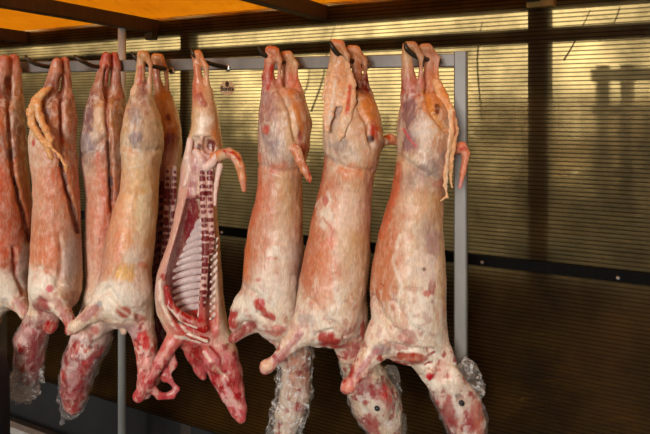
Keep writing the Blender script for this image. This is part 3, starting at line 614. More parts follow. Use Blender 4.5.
# ---- C2
Z2 = zrail(60) - 0.255
p2 = [(98, 42, 72, 11), (103, 40, 72, 16), (108, 38, 72, 19), (124, 33, 75, 22), (140, 30, 75, 23), (158, 31, 76, 23), (175, 33, 77, 22), (200, 34, 79, 22), (225, 33, 80, 22), (250, 32, 81, 23), (275, 31, 82, 24), (292, 31, 81, 24), (302, 34, 78, 21), (310, 42, 70, 12)]
c2 = [([(57, 62, -5, 4.4), (56, 72, -5, 5), (53, 84, -5, 5.4), (48, 98, -5, 9.5), (47, 116, -5, 14)], 2.6), ([(54, 64, -4, 3), (49, 78, -6, 1.8), (45, 96, -6, 3)], 2),
      ([(65, 61, 4, 4.2), (66, 72, 5, 4.6), (66, 84, 5, 5), (66, 100, 5, 8), (66, 120, 5, 11)], 2.6),
      ([(48, 286, -10, 17), (56, 300, -16, 11), (64, 312, -19, 7), (70, 322, -20, 5.0), (73, 327, -20, 6.2), (70, 330, -20, 5.4)], 7),
      ([(44, 296, 4, 14), (42, 310, 4, 12), (36, 326, 4, 13), (30, 342, 4, 14.5), (29, 360, 4, 13), (29, 376, 4, 9)], 7),
      ([(48, 305, -2, 8), (52, 314, -4, 8), (52, 326, -4, 5), (50, 330, -4, 4)], 4)]
r2 = [(54, [(190, 70, 50), (186, 74, 52)]), (66, [(200, 140, 108), (190, 120, 92)]), (85, [(136, 84, 74), (170, 114, 90)]), (105, [TAN, (140, 96, 84), (190, 110, 76), TAN]), (130, [CRM, TAN, (204, 130, 92), TAN]), (150, [FAT, SAL, (212, 124, 84), TAN]), (175, [(218, 160, 130), SAL, (206, 100, 68), (190, 120, 80)]), (205, [(220, 170, 142), SAL, SAL, (200, 134, 100)]), (235, [SAL, SAL, SAL, (190, 140, 112), GRY]), (260, [(224, 150, 112), SAL, PINK, GRY, GRY]), (275, [FATW, SAL, PINK, GRY, CRM]), (290, [FATW, FATW, FAT, (200, 170, 150), CRM]), (310, [FAT, FAT, (190, 100, 80)]), (330, [(180, 60, 60), (190, 70, 70)]), (434, [(170, 40, 46), (170, 44, 48)])]
l2 = [('m', 30, 352, 20, 34, (140, 14, 24), .9, 8, 0.0), ('m', 26, 346, 18, 30, (236, 208, 202), .75, 6, 0.12), ('e', 34, 142, 3, 5, (196, 56, 60), .9), ('l', [(62, 75), (60, 110), (62, 150)], 1.8, (150, 60, 40), .6), ('e', 44, 118, 5, 10, (140, 104, 104), .6), ('l', [(63, 172), (67, 190), (74, 212), (78, 232)], 2.4, BLK, .9), ('e', 62, 164, 4, 4, (80, 62, 70), .8), ('l', [(52, 140), (66, 165)], 2, FAT, .6), ('l', [(66, 150), (72, 185), (80, 220)], 2.2, (190, 120, 76), .6), ('e', 72, 255, 9, 22, (190, 168, 156), .7), ('e', 50, 250, 12, 14, (218, 130, 92), .5), ('e', 44, 282, 12, 12, FATW, .85), ('e', 49, 289, 3.5, 3.5, (206, 90, 100), .9), ('l', [(56, 302), (66, 318)], 4.5, (186, 120, 116), .7), ('e', 72, 328, 6, 5, (232, 206, 186), .8), ('e', 76, 296, 8, 6, (180, 120, 84), .6), ('e', 42, 305, 8, 8, (150, 44, 46), .85), ('e', 47, 318, 8, 6, (170, 110, 108), .7), ('e', 51, 326, 5, 6, (170, 30, 36), .9), ('e', 24, 335, 8, 10, (214, 170, 164), .7), ('e', 34, 352, 7, 16, (150, 24, 34), .8)]
g2 = [([(62, 80), (62, 120), (63, 165), (68, 190), (78, 232)], 2.2, 3.2), ([(60, 235), (62, 260), (58, 285)], 3, 1.2), ([(36, 268), (50, 270), (60, 285)], 3, 0.8), ([(40, 300), (52, 303)], 2.5, 1.2)]
s2 = [('fat_strip', [[(50, 88, -14, 2.6), (44, 92, -18, 4.2), (35, 102, -22, 4.4), (31, 112, -22, 4), (32, 124, -24, 3.6), (38, 134, -28, 3.6), (44, 142, -32, 3.2), (50, 156, -33, 2.8), (52, 160, -33, 1.6)],
                      [(38, 104, -24, 4), (40, 118, -28, 4), (46, 130, -32, 3.6), (51, 140, -33, 3)], [(36, 132, -28, 2), (50, 146, -34, 1.8), (60, 156, -34, 1.8), (66, 166, -33, 2.0), (66, 172, -32, 1.4)]], 0.8, (224, 170, 118), [('l', [(36, 106), (40, 128)], 1.5, FAT, .8), ('e', 40, 96, 5, 4, YEL, .6)])]
w2 = [([(38, 322, 4, 15.5), (31, 340, 4, 17), (29, 360, 4, 16), (28, 378, 4, 14), (25, 388, 4, 13)], 2.4, ()), ([(28, 366, 4, 12), (26, 378, 4, 13), (24, 388, 4, 13)], 3.2, [[(20, 380, 4, 8), (13, 393, 4, 5)], [(36, 372, 4, 8), (41, 380, 4, 4)]], True)]
carcass('second lamb carcass from the left, loose yellowish fat fold on its thigh', Z2, p2, c2, r2, l2, 2, g2, 7, None, s2, w2)

# ---- C1 (cut by the left edge)
Z1 = zrail(8) - 0.135
p1 = [(98, -12, 20, 12), (103, -15, 21, 18), (110, -18, 22, 24), (130, -22, 23, 27), (150, -24, 24, 28), (170, -22, 26, 27), (200, -20, 29, 26), (225, -20, 31, 27), (250, -20, 33, 28), (275, -19, 32, 28), (290, -16, 29, 26), (302, -10, 22, 18), (308, -4, 14, 8)]
c1 = [([(5, 60, -5, 5), (3, 72, -5, 6), (0, 86, -5, 7), (-3, 100, -5, 10), (-4, 120, -5, 15)], 2.6), ([(14, 59, 4, 4.6), (15, 70, 5, 5.5), (15, 84, 5, 6.5), (14, 100, 5, 9), (12, 120, 5, 11)], 2.6),
      ([(8, 285, -10, 17), (18, 300, -15, 10), (26, 312, -18, 6.5), (33, 322, -18, 5.6), (37, 328, -18, 5.4)], 7), ([(2, 292, 4, 16), (-10, 312, 4, 13), (-20, 332, 4, 14), (-24, 352, 4, 12)], 7)]
r1 = [(50, [(190, 74, 54), (190, 78, 54)]), (66, [(206, 150, 122), (190, 122, 96)]), (90, [(170, 100, 76), (150, 90, 72), TAN]), (120, [TAN, (196, 120, 84), BRN]), (150, [SAL, (196, 110, 72), (176, 110, 66)]), (180, [SAL, (212, 100, 66), TAN]), (215, [SAL, SALD, (190, 100, 72)]), (245, [SALD, (206, 104, 74), (150, 100, 84)]), (265, [(214, 130, 100), SALD, GRY]), (280, [FATW, FATW, GRY]), (310, [FATW, FAT, PINK]), (434, [FAT, FAT])]
l1 = [('l', [(14, 178), (18, 195), (24, 215), (29, 240)], 2.2, BLK, .9), ('e', 11, 155, 6, 8, (120, 74, 60), .8), ('l', [(15, 170), (22, 200), (28, 225)], 1.6, (206, 140, 100), .6), ('l', [(12, 250), (16, 280), (22, 296)], 2, (150, 40, 36), .7), ('e', 6, 290, 12, 12, FATW, .8), ('l', [(18, 302), (30, 318)], 4, (190, 120, 116), .75), ('e', 36, 327, 5, 5, (220, 180, 164), .8), ('e', 24, 262, 6, 18, (176, 150, 140), .7), ('e', 3, 300, 5, 4, (120, 100, 100), .4)]
g1 = [([(9, 80), (10, 130), (14, 175), (24, 215), (30, 242)], 2.2, 3.0), ([(14, 248), (16, 275), (24, 292)], 2.5, 1.4)]
carcass('leftmost lamb carcass, cut off by the left edge of the photo', Z1, p1, c1, r1, l1, 1, g1, 7)

# ---- C6, split open, ribs to the front; C5, its like, behind C4
def cells(vs, us, Zc, w, parent, name, r):
    """a sawn backbone: rows of red vertebra faces in white bone"""
    pass

def cavw(cv, u, v, pw=2.6):
    p = np.array(cv[0], float); L = np.interp(v, p[:, 0], p[:, 1]); R = np.interp(v, p[:, 0], p[:, 2]); D = np.interp(v, p[:, 0], p[:, 3])
    x = min(abs((u - (L + R) / 2) / max((R - L) / 2, .5)), 0.97)
    return cv[1] + D * (1 - x ** pw) ** (1 / pw)

def open_half(label, Zc, prof, cav, chains, rows, layers, seed, spine, ribsL, ribsR, tail=None, grooves=(), lining=(), extra=()):
    vmax = max(max(p[0] for p in prof), max(q[1] for c in chains for q in c[0]))
    um = np.mean([(p[1] + p[2]) / 2 for p in prof])
    root = empty('split_lamb_carcass', P(um, vmax, Zc)); tag(root, label, 'carcass', 'lamb carcasses on the rail')
    f = Field(1.2); f.loft(prof, 6, 0.0, False, 2.4)
    for c in cav: f.loft(c[0], 2.5, c[1], True, 2.6)
    for c in chains: f.chain(c[0], c[1] if len(c) > 1 else 5, c[2] if len(c) > 2 else 1.0)
    sculpt(f, Zc, 'body', M['cut'], root, prof, rows, layers, seed, 0.8, grooves)
    # backbone, built of two columns of sawn vertebrae
    for (path, r) in spine:
        g = Field(0.8); g.chain([(u, v, w, r) for (u, v, w) in path], 2, 0.8)
        ly = []; sp = spline([(u, v, w) for u, v, w in path], 12); acc = 0; last = sp[0]; nxt = 2.0
        for q in sp[1:]:
            acc += np.hypot(*(q - last)[:2]); last = q
            if acc > nxt: ly.append(('e', q[0], q[1], r * 1.05, 2.6, (112, 18, 24), .97, 0, .15)); nxt += 6.6
        sculpt(g, Zc, 'spine', M['bone'], root, prof, [(0, [(216, 180, 170)] * 2), (434, [(216, 180, 170)] * 2)], ly, seed + 3, 0.35)
    for (pts, r, c) in ribsL + ribsR:
        sp = spline([p for p in pts], 5); m = len(sp) - 1
        g = Field(0.9); g.chain([(q[0], q[1], q[2] + 1.2 * (i / m) ** 3, r * (1 - 0.55 * (i / m) ** 3)) for i, q in enumerate(sp)], 1.5, 0.6)
        sculpt(g, Zc, 'rib', M['bone'], root, prof, [(0, [c, c]), (434, [c, c])], [], seed + int(pts[0][1]), 0.2, (), 1)
    for (nm, chs, kz, c, ly) in lining:
        g = Field(1.0)
        for ch in chs: g.chain(ch, 2.0, kz)
        sculpt(g, Zc, nm, M['bone'] if 'fat' in nm else M['cut'], root, prof, [(0, [c, c]), (434, [c, c])], ly, seed + 4, 1.1)
    if tail:
        g = Field(1.0); g.chain(tail[0], 3)
        sculpt(g, Zc, 'tail', M['flesh'], root, prof, [(0, [tail[1]] * 2), (434, [tail[1]] * 2)], tail[2], seed + 2, 0.4)
    return root

Z6 = zrail(215) - 0.19
p6 = [(88, 196, 212, 9), (98, 194, 214, 13), (112, 193, 218, 17), (126, 192, 220, 19), (140, 188, 222, 20), (152, 185, 223, 20), (165, 182, 222, 20), (185, 180, 220, 20), (205, 177, 217, 20), (225, 173, 218, 21), (245, 168, 220, 23), (262, 161, 221, 24), (275, 157, 222, 25), (295, 156, 223, 25), (312, 158, 225, 24), (326, 164, 228, 21), (338, 171, 230, 16), (346, 180, 230, 8)]
cav6 = [([(196, 190, 203, 8), (206, 187, 204, 12), (222, 183, 205, 16), (240, 178, 205.5, 18), (258, 173, 205.5, 20), (275, 170, 205, 21), (295, 171, 203, 21), (308, 175, 202, 18), (318, 182, 200, 8)], -20.0),
        ([(236, 213, 218, 5), (250, 212, 218.5, 8), (290, 210, 219, 9), (318, 210, 220, 8), (330, 214, 221, 3)], -20.0),
        ([(136, 195, 203, 3), (141, 193, 204, 6), (148, 193, 204, 6), (153, 196, 202, 3)], -18.0), ([(136, 207, 214, 3), (142, 206, 217, 6), (149, 206, 217, 6), (153, 209, 215, 3)], -18.0)]
c6 = [([(195, 55, -4, 3.4), (197, 66, -4, 4.0), (199, 80, -4, 4.4), (201, 96, -4, 7), (204, 118, -2, 11)], 4), ([(195, 54, -5, 4.0), (198, 54, -6, 4.2), (206, 67, -6, 2.7), (207, 82, -5, 2.4), (208, 96, -4, 5)], 2.0), ([(197, 70, 4, 3), (196, 84, 5, 3), (197, 100, 4, 5)], 2),
      ([(216, 344, -2, 16), (220, 358, -6, 18), (226, 374, -6, 16), (232, 392, -5, 12.5), (238, 408, -4, 8.5), (241, 418, -4, 5)], 6, 0.75),
      ([(207, 352, -16, 7), (213, 360, -18, 8), (216, 368, -18, 6)], 4, 0.8), ([(182, 330, -14, 9), (172, 342, -16, 7.5), (160, 362, -18, 7.0), (148, 382, -18, 6.5), (139, 396, -18, 6.0)], 5), ([(150, 386, -16, 5), (160, 396, -14, 3.6), (172, 396, -13, 3.6)], 4, 0.7), ([(172, 394, -13, 4), (177, 389, -12, 3), (170, 380, -12, 3), (164, 376, -13, 2.4)], 3, 0.6), ([(168, 350, -14, 6), (171, 364, -12, 6), (164, 378, -12, 4)], 3, 0.45),
      ([(192, 338, 2, 13), (196, 354, 4, 11), (200, 368, 6, 7), (203, 376, 6, 4)], 5),
      ([(160, 282, -20, 3.4), (161, 300, -21, 3.2), (168, 318, -21, 3.6), (178, 330, -20, 4)], 2.5)]
FL = (226, 186, 176)
r6 = [(50, [(214, 140, 90), (214, 140, 90)]), (75, [(206, 130, 100), CRM]), (96, [(190, 110, 90), CRM]), (115, [CRM, FAT, TAN]), (132, [CRM, FATW, TAN, TAN]), (150, [FAT, (214, 170, 160), FAT, TAN]), (170, [FL, (150, 60, 60), FL, FAT]), (190, [FL, (146, 54, 56), (226, 196, 184), FAT]), (220, [FL, (130, 40, 46), (150, 60, 60), FAT]), (250, [FL, (120, 50, 54), (130, 60, 62), (120, 40, 44), FAT]), (290, [FL, (130, 64, 66), (136, 70, 72), (120, 40, 44), FAT]), (318, [FAT, (180, 60, 56), (196, 90, 80), (196, 110, 100), FAT]), (340, [(210, 120, 110), (180, 60, 60), (214, 160, 150), FAT]), (360, [(190, 90, 90), (200, 104, 104)]), (434, [(186, 80, 84), (196, 90, 92)])]
l6 = [('m', 228, 384, 20, 42, (232, 188, 182), .65, 7, 0.05), ('m', 226, 380, 20, 42, (146, 26, 34), .8, 6, 0.12), ('m', 155, 368, 26, 36, (228, 176, 168), .6, 7, 0.05), ('m', 152, 372, 26, 36, (150, 34, 40), .7, 6, 0.14), ('l', [(200, 96), (204, 104)], 4, (150, 50, 46), .7), ('e', 199, 146, 4, 5.5, (96, 22, 26), .95), ('e', 211, 145, 4.5, 5.5, (104, 26, 28), .95), ('e', 205, 158, 6, 8, (214, 176, 172), .9), ('l', [(218, 150), (214, 165), (208, 172)], 3, FATW, .8), ('e', 186, 160, 4, 14, FAT, .7), ('l', [(200, 178), (198, 205), (201, 222)], 2.2, FAT, .8), ('e', 192, 215, 6, 22, (124, 34, 42), .9, 12), ('l', [(200, 225), (186, 246), (172, 268)], 2.0, (168, 120, 112), .8), ('l', [(186, 180), (178, 215), (168, 250), (160, 272)], 4, (220, 170, 152), .85), ('l', [(190, 185), (182, 220), (171, 255)], 1.0, (170, 96, 90), .7), ('e', 164, 277, 4, 4, (150, 34, 34), .8), ('l', [(160, 280), (163, 305), (175, 328)], 1.8, FATW, .8), ('e', 168, 295, 4, 12, (160, 44, 46), .7), ('e', 185, 318, 14, 10, (172, 40, 40), .85), ('l', [(172, 312), (185, 330), (200, 338)], 1.6, FATW, .6), ('l', [(176, 336), (200, 342)], 2, FATW, .7), ('e', 196, 356, 9, 10, (150, 48, 46), .9), ('e', 216, 325, 6, 14, (196, 90, 84), .7), ('l', [(226, 255), (226, 300), (229, 335)], 2.4, (236, 206, 176), .9), ('l', [(219, 160), (215, 200), (219, 235)], 2, (240, 210, 180), .9),
      ('e', 216, 358, 13, 9, (206, 128, 130), .8), ('l', [(204, 352), (214, 366), (224, 376)], 1.8, FAT, .7), ('l', [(210, 346), (220, 358), (222, 372)], 1.5, (160, 40, 46), .8), ('l', [(222, 380), (232, 400), (240, 416)], 1.6, (222, 170, 168), .8), ('e', 214, 374, 5, 10, (160, 30, 40), .7), ('e', 236, 375, 5, 16, (164, 60, 60), .7), ('l', [(228, 376), (238, 404)], 1.4, RED, .7), ('l', [(172, 342), (150, 378)], 2.4, (222, 160, 154), .6), ('e', 163, 355, 5, 6, (230, 170, 150), .6), ('e', 172, 386, 5, 7, (180, 110, 110), .6), ('l', [(144, 388), (158, 366)], 1.8, (170, 50, 54), .6), ('e', 206, 122, 8, 6, FATW, .7), ('e', 217, 130, 4, 10, (216, 140, 84), .7)]
ribs6L = []
for i in range(13):
    v0 = 224 + i * 7.1
    vr = np.interp(v0, [222, 275, 312], [202, 202, 199]); ul = np.interp(v0, [224, 240, 268, 300, 315], [196, 186, 173, 172, 178])
    pts = []
    for t in (0, .2, .4, .6, .8, 1.0):
        uu = vr + (ul - vr) * t; vv = v0 - 3 + 1.5 * t + 6 * t * t
        pts.append((uu, vv, cavw(cav6[0], uu, vv) - 0.6))
    ribs6L.append((pts, 2.7, (204, 184, 182)))
ribs6R = []
for i in range(11):
    v0 = 241 + i * 7.4; ul = np.interp(v0, [240, 320], [211.5, 210.0]); pts = []
    for t in (0, .35, .7, .95):
        uu = ul + 6.5 * t; vv = v0 + 4 - 8 * t * (0.4 + 0.6 * t); pts.append((uu, vv, cavw(cav6[1], uu, vv) - 0.5))
    ribs6R.append((pts, 1.0, (226, 206, 196)))
spine6 = [([(202, 170, -18), (202.5, 190, -19), (204, 212, -19), (206, 236, -19), (205.5, 262, -20), (203.5, 290, -20), (201.5, 315, -19), (204, 330, -18)], 3.6),
          ([(210, 170, -18), (209.5, 190, -19), (210.5, 212, -19), (212, 236, -18.5), (211, 252, -18)], 3.3)]
lin6 = [('fat_lining', [[(196, 152, -18, 3.6), (202, 160, -20, 4.2), (206, 168, -20, 3.4), (212, 163, -20, 3.6), (218, 154, -19, 3.2)], [(190, 140, -14, 3), (188, 158, -17, 3.6), (190, 170, -18, 2.8), (185, 185, -18, 2.2)], [(220, 166, -17, 3.0), (216, 185, -18, 2.4), (215, 205, -18, 1.8)]], 0.8, (232, 204, 192), [('e', 204, 160, 4, 5, (200, 150, 150), .6)]),
        ('breast_meat', [[(166, 288, -20, 3.2), (170, 304, -20, 4), (180, 316, -20, 5), (192, 322, -20, 5.5), (204, 328, -18, 5)], [(178, 328, -20, 3), (192, 336, -20, 3), (206, 340, -18, 3)]], 0.8, (166, 48, 46), [('l', [(168, 306), (182, 322), (196, 328)], 1.2, FATW, .8), ('l', [(178, 330), (206, 341)], 1.6, FATW, .85), ('e', 200, 322, 4, 4, (214, 150, 140), .6)])]
t6 = ([(214, 158, -14, 6), (221, 155, -18, 5.6), (229, 153, -22, 5.2), (236, 157, -24, 5.0), (240, 166, -24, 4.6), (242.5, 178, -24, 3.8), (244, 190, -24, 2.6)], (218, 146, 100), [('l', [(224, 151), (234, 153), (240, 160)], 1.6, (176, 40, 26), .9), ('e', 243, 186, 3, 6, (214, 150, 130), .7), ('e', 222, 157, 5, 3, CRM, .7)])
open_half('opened lamb carcass showing white ribs and sawn backbone, tail curling right', Z6, p6, cav6, c6, r6, l6, 6, spine6, ribs6L, ribs6R, t6, (), lin6)

Z5 = zrail(168) - 0.055
p5 = [(95, 157, 172, 8), (100, 156, 173, 12), (112, 157, 177, 14), (128, 158, 181, 15), (145, 156, 182, 15), (165, 154, 181, 15), (190, 150, 180, 15), (220, 147, 178, 16), (250, 145, 174, 17), (280, 144, 170, 17), (305, 146, 170, 16), (325, 152, 174, 13), (340, 158, 172, 7)]
cav5 = [([(180, 158, 168, 6), (200, 154, 169, 11), (240, 150, 168, 13), (280, 149, 164, 13), (300, 150, 163, 9), (312, 153, 160, 4)], -15.0)]
c5 = [([(155, 58, -3, 3.4), (156, 70, -3, 3.4), (158, 84, -3, 3.8), (163, 102, -2, 8), (168, 124, -2, 10)], 4), ([(155, 57, -4, 3.8), (160, 58, -4, 3.6), (166, 70, -4, 2.2), (167, 86, -3, 1.8), (168, 100, -2, 4)], 1.4)]
r5 = [(50, [(210, 150, 96)] * 2), (80, [(180, 110, 90), CRM]), (105, [CRM, (206, 140, 80)]), (130, [CRM, (200, 130, 72), (196, 120, 66)]), (142, [(150, 60, 54), (130, 40, 40), TAN]), (160, [(130, 40, 40), (206, 150, 130), FAT]), (185, [DRK, (110, 28, 32), FAT]), (230, [DRK, (100, 26, 30), (200, 150, 130)]), (280, [DRK, DRK, (150, 70, 64)]), (345, [DRK, (110, 30, 34)])]
l5 = [('e', 168, 117, 2.5, 3.5, (110, 30, 22), .9), ('e', 172, 126, 4, 3, FAT, .8), ('e', 172, 138, 6, 5, (120, 30, 34), .8), ('e', 172, 158, 6, 9, (206, 160, 140), .8), ('l', [(181, 140), (178, 165), (179, 200)], 1.6, FAT, .8)]
ribs5 = [([(163, 196 + i * 8.0, -8), (157, 198 + i * 8.0, -3), (151, 201 + i * 8.0, -6)], 1.5, (170, 110, 106)) for i in range(13)]
sp5 = [([(168, 168, -14), (167, 200, -14), (165, 240, -14.5), (161, 280, -14), (158, 310, -13)], 2.9), ([(174.5, 168, -13), (173.5, 200, -13), (171, 240, -13.5), (167, 275, -13)], 2.7)]
open_half('dark red split lamb carcass half hidden between the creamy carcass and the white ribs', Z5, p5, cav5, c5, r5, l5, 5, sp5, ribs5, [])

# ------------------------------------------------------------------ hooks and hanging rack
hook(440, 60.5, [(434, 60, .09), (424, 59, .14), (414, 55, .185), (407, 49, .20), (404.5, 42, .20)], 'hook under the hocks of the nearest carcass, beside the steel post')
hook(367, 66, [(360, 63, .09), (350, 60.5, .13), (340, 56, .18), (333, 48, .20), (330, 41, .20)], 'hook holding the carcass second from the right end of the rail')
hook(297, 66, [(292, 64.5, .09), (282, 62, .13), (270, 58, .17), (262, 53, .19), (258, 47, .20)], 'hook with its tip left of the third carcass from the right')
hook(228, 68, [(220, 66, .06), (210, 63.5, .12), (200, 60, .18), (193.5, 54, .20), (191, 48, .20)], 'hook with long bare shaft and bright bolt at the opened carcass')
hook(172, 71, [(164, 68.5, .08), (152, 66, .16), (142, 63, .22), (135, 57, .235), (131, 52, .235)], 'hook carrying the creamy carcass and the dark red half behind it')
hook(115, 67, [(104, 67, .075), (93, 66, .13), (84, 62, .18), (77, 58, .19), (74, 55, .19)], 'hook with bare brown shaft left of the red hocks')
hook(64, 67.5, [(55, 67, .10), (44, 66, .15), (34, 63, .18), (28, 59, .19), (25, 55, .19)], 'hook with bare brown shaft between the two leftmost carcasses')
hook(14, 70, [(8, 70, .10), (0, 69, .15), (-9, 66, .18), (-16, 62, .19), (-19, 57, .19)], 'hook of the leftmost carcass at the edge of the photo')

rk = empty('hanging_rack', Vector((P(461, 110, zrail(461)).x, zrail(461), 0)))
tag(rk, 'galvanised steel hanging rail on square posts that carries all the carcasses', 'rack')
ra = P(-2, 67.8, zrail(-2)); rb = P(455, 60.4, zrail(455)); zt = ra.z
MB().bar(ra, (rb.x, rb.y, rb.z), 0.04, 0.046).build('crossbar', M['steel'], rk)
rp = P(461, 60, zrail(461)); MB().bar((rp.x, rp.y, 0), (rp.x, rp.y, P(461, 52, zrail(461)).z), 0.044, 0.044, (0.32, 0.95, 0), 0.004).build('post', M['steel'], rk)
lp = P(0, 60, zrail(0)); MB().bar((lp.x, lp.y, 0), (lp.x, lp.y, zt + 0.02), 0.044, 0.044, (0.32, 0.95, 0), 0.004).build('post', M['steel'], rk)

# ------------------------------------------------------------------ stall shell
WA = Vector((P(0, 110, zwall(0)).x, zwall(0), 0)); WB = Vector((P(650, 110, zwall(650)).x, zwall(650), 0))
WT = (WB - WA).normalized(); WN = Vector((-WT.y, WT.x, 0))      # along the wall to the right; out of the stall
if WN.y < 0: WN = -WN
def WP(s, z, n=0.0): return WA + WT * s + WN * n + Vector((0, 0, z))
def s_of(u):
    q = P(u, 110, zwall(u)); q.z = 0; return (q - WA).dot(WT)
def z_of(u, v): return HC + (HV - v) * zwall(u) / F
def s_at(u, n):
    """place along the wall that is seen in column u when n metres behind the sheet"""
    lo, hi = -8.0, 6.5
    for _ in range(60):
        m = (lo + hi) / 2; q = WP(m, 0, n)
        if q.y < 0.2 or 325 + F * q.x / q.y > u: hi = m
        else: lo = m
    return lo
S0, S1 = -1.6, s_of(900)
ZT = 2.425

def wall_box(name, s0, s1, z0, z1, n0, n1, mat, kind='structure'):
    v = [WP(s, z, n) for n in (n0, n1) for z in (z0, z1) for s in (s0, s1)]
    f = [(0, 1, 3, 2), (4, 6, 7, 5), (0, 4, 5, 1), (2, 3, 7, 6), (0, 2, 6, 4), (1, 5, 7, 3)]
    o = mesh_obj(name, v, f, mat, None, False); tag(o, kind=kind); return o
wall_box('wall_back', S0, S1, 0.30, ZT + 0.02, 0.0, 0.016, M['sheet'])
wall_box('wall_back_lower', S0, S1, 0.28, 1.34, 0.05, 0.08, M['board'])
wall_box('baseboard_back', S0, S1, 0.0, 0.30, 0.02, 0.10, M['black'])
def beam(name, s0, z0, s1, z1, n, wx, wy, mat):
    o = MB().bar(WP(s0, z0, n), WP(s1, z1, n), wx, wy).build(name, mat); tag(o, kind='structure'); return o
beam('trim_1', S0, 2.395, S1, 2.395, 0.07, 0.08, 0.085, M['frame'])           # eave beam behind the sheet
beam('trim_2', S0, 2.245, S1, 2.245, 0.05, 0.05, 0.055, M['frame'])           # upper batten
beam('trim_3', S0, 1.341, S1, 1.341, -0.012, 0.022, 0.042, M['batten'])        # lower batten, inside
k = 4
for (u0, w) in ((537, 0.082), (183, 0.075), (-120, 0.08), (800, 0.08)):
    s = s_of(u0); o = MB().bar(WP(s, 0.0, 0.053), WP(s, ZT, 0.053), w, 0.07, WN).build('trim_%d' % k, M['frame']); tag(o, kind='structure'); k += 1
# bolts of the lower batten
for u0 in (368, 484, 619, 225):
    b = MB(); s = s_of(u0); c = WP(s, 1.341 + (-0.006 if u0 != 368 else 0.008), -0.023)
    b.tube([c, c - WN * 0.005, c - WN * 0.008], [0.008, 0.0075, 0.004], 8)
    o = b.build('screw', M['bolt']); tag(o, {368: 'screw in the lower batten between the two nearest carcasses', 484: 'screw in the lower batten right of the steel post', 619: 'bright screw in the lower batten near the right edge', 225: 'screw in the lower batten right of the opened carcass'}[u0], 'screw', 'screws in the lower batten')

# roof: tarpaulin over rafters that fall gently to the wall
SL = math.tan(math.radians(1.6))
def RP(s, n, dz=0.0): return WP(s, ZT + (-n) * SL + dz, n)
nx, ny = 60, 44; v = []; f = []
for i in range(nx + 1):
    for j in range(ny + 1):
        s = S0 - 1.0 + (S1 - S0 + 2.0) * i / nx; n = 0.10 - 2.55 * j / ny
        sag = 0.012 * math.sin(s * 3.1 + 0.7) * math.sin(n * 2.3) + 0.006 * math.sin(s * 9 + n * 5)
        v.append(RP(s, n, 0.03 + sag))
for i in range(nx):
    for j in range(ny):
        a = i * (ny + 1) + j; f.append((a, a + 1, a + ny + 2, a + ny + 1))
o = mesh_obj('ceiling', v, f, M['tarp']); tag(o, kind='structure')
md = o.modifiers.new('thickness', 'SOLIDIFY'); md.thickness = 0.002
for u0 in (-150, 26, 155, 322, 537, 790):
    s = s_of(u0); o = MB().bar(RP(s, 0.02, -0.025), RP(s, -2.4, -0.025), 0.055, 0.07).build('trim_%d' % k, M['wood']); tag(o, kind='structure'); k += 1
s = s_of(543); o = MB().bar(WP(s - 0.05, 2.37, -0.03), WP(s + 0.05, 2.37, -0.03), 0.05, 0.05).build('timber_block', M['woodpale']); tag(o, 'pale wooden block under the tarpaulin at the top of the dark wall post', 'block')
s = s_of(152); bb = MB().bar(WP(s, 2.36, -0.03), WP(s + 0.05, 2.36, -0.03), 0.04, 0.07); o = bb.build('roof_bracket', M['hook']); tag(o, 'small dark bracket at the wall end of a rafter, above the two hocks', 'bracket')

# scaffold pole by the wall
q = P(122, 110, 3.62); o = MB().tube([(q.x, q.y, 0.0), (q.x, q.y, 2.43)], 0.0205, 16).build('steel_pole', M['pole'], None, True); tag(o, 'round galvanised pole behind the carcasses, from floor to tarpaulin', 'pole')

# round sticker on the sheet
s = s_of(227.5); zc = z_of(227, 88); zw = zwall(227); px = zw / F
rt = empty('round_sticker', WP(s, zc, -0.003)); tag(rt, 'small round cream sticker with dark lettering on the ribbed sheet', 'sticker')
def disc(cx, cz, rx, rz, n0, n1, nm, mat, par, n=28):
    b = MB(); vs = [WP(s + cx + rx * math.cos(2 * math.pi * i / n), zc + cz + rz * math.sin(2 * math.pi * i / n), d) for d in (n0, n1) for i in range(n)]
    b.add(vs, [tuple(range(n)), tuple(range(2 * n - 1, n - 1, -1))] + [(i, n + i, n + (i + 1) % n, (i + 1) % n) for i in range(n)]); return b.build(nm, mat, par)
KX = 1.25
disc(0, 0, 7.4 * px * KX, 7.2 * px, -0.001, -0.0025, 'sticker_face', M['paper'], rt)
disc(0, 4.0 * px, 1.9 * px * KX, 3.0 * px, -0.0025, -0.0035, 'emblem', M['ink2'], rt)
def text(txt, size, x, z, nm, mat, sx=1.0):
    c = bpy.data.curves.new(nm, 'FONT'); c.body = txt; c.size = size; c.align_x = 'CENTER'; c.align_y = 'CENTER'; c.extrude = 0.0004; c.offset = size * 0.03
    o = bpy.data.objects.new(nm, c); COL.objects.link(o); c.materials.append(mat)
    me = bpy.data.meshes.new_from_object(o.evaluated_get(bpy.context.evaluated_depsgraph_get())); bpy.data.objects.remove(o)
    me.name = nm; o = bpy.data.objects.new(nm, me); COL.objects.link(o); me.materials.clear(); me.materials.append(mat)
    R = Matrix((WT, Vector((0, 0, 1)), -WN)).transposed().to_4x4()
    if R.to_3x3().determinant() < 0: R = Matrix((WT, Vector((0, 0, 1)), WN)).transposed().to_4x4()
    o.parent = rt; o.matrix_local = Matrix.Translation(WP(s + x, zc + z, -0.0032) - Vector(rt.location)) @ R @ Matrix.Diagonal((sx, 1, 1, 1))
    return o
text('Bonita', 6.6 * px, 0, -0.8 * px, 'lettering', M['ink'], 1.0)
text('carnes', 2.0 * px, 0, -4.2 * px, 'small_lettering', M['ink2'], 1.2) if False else None

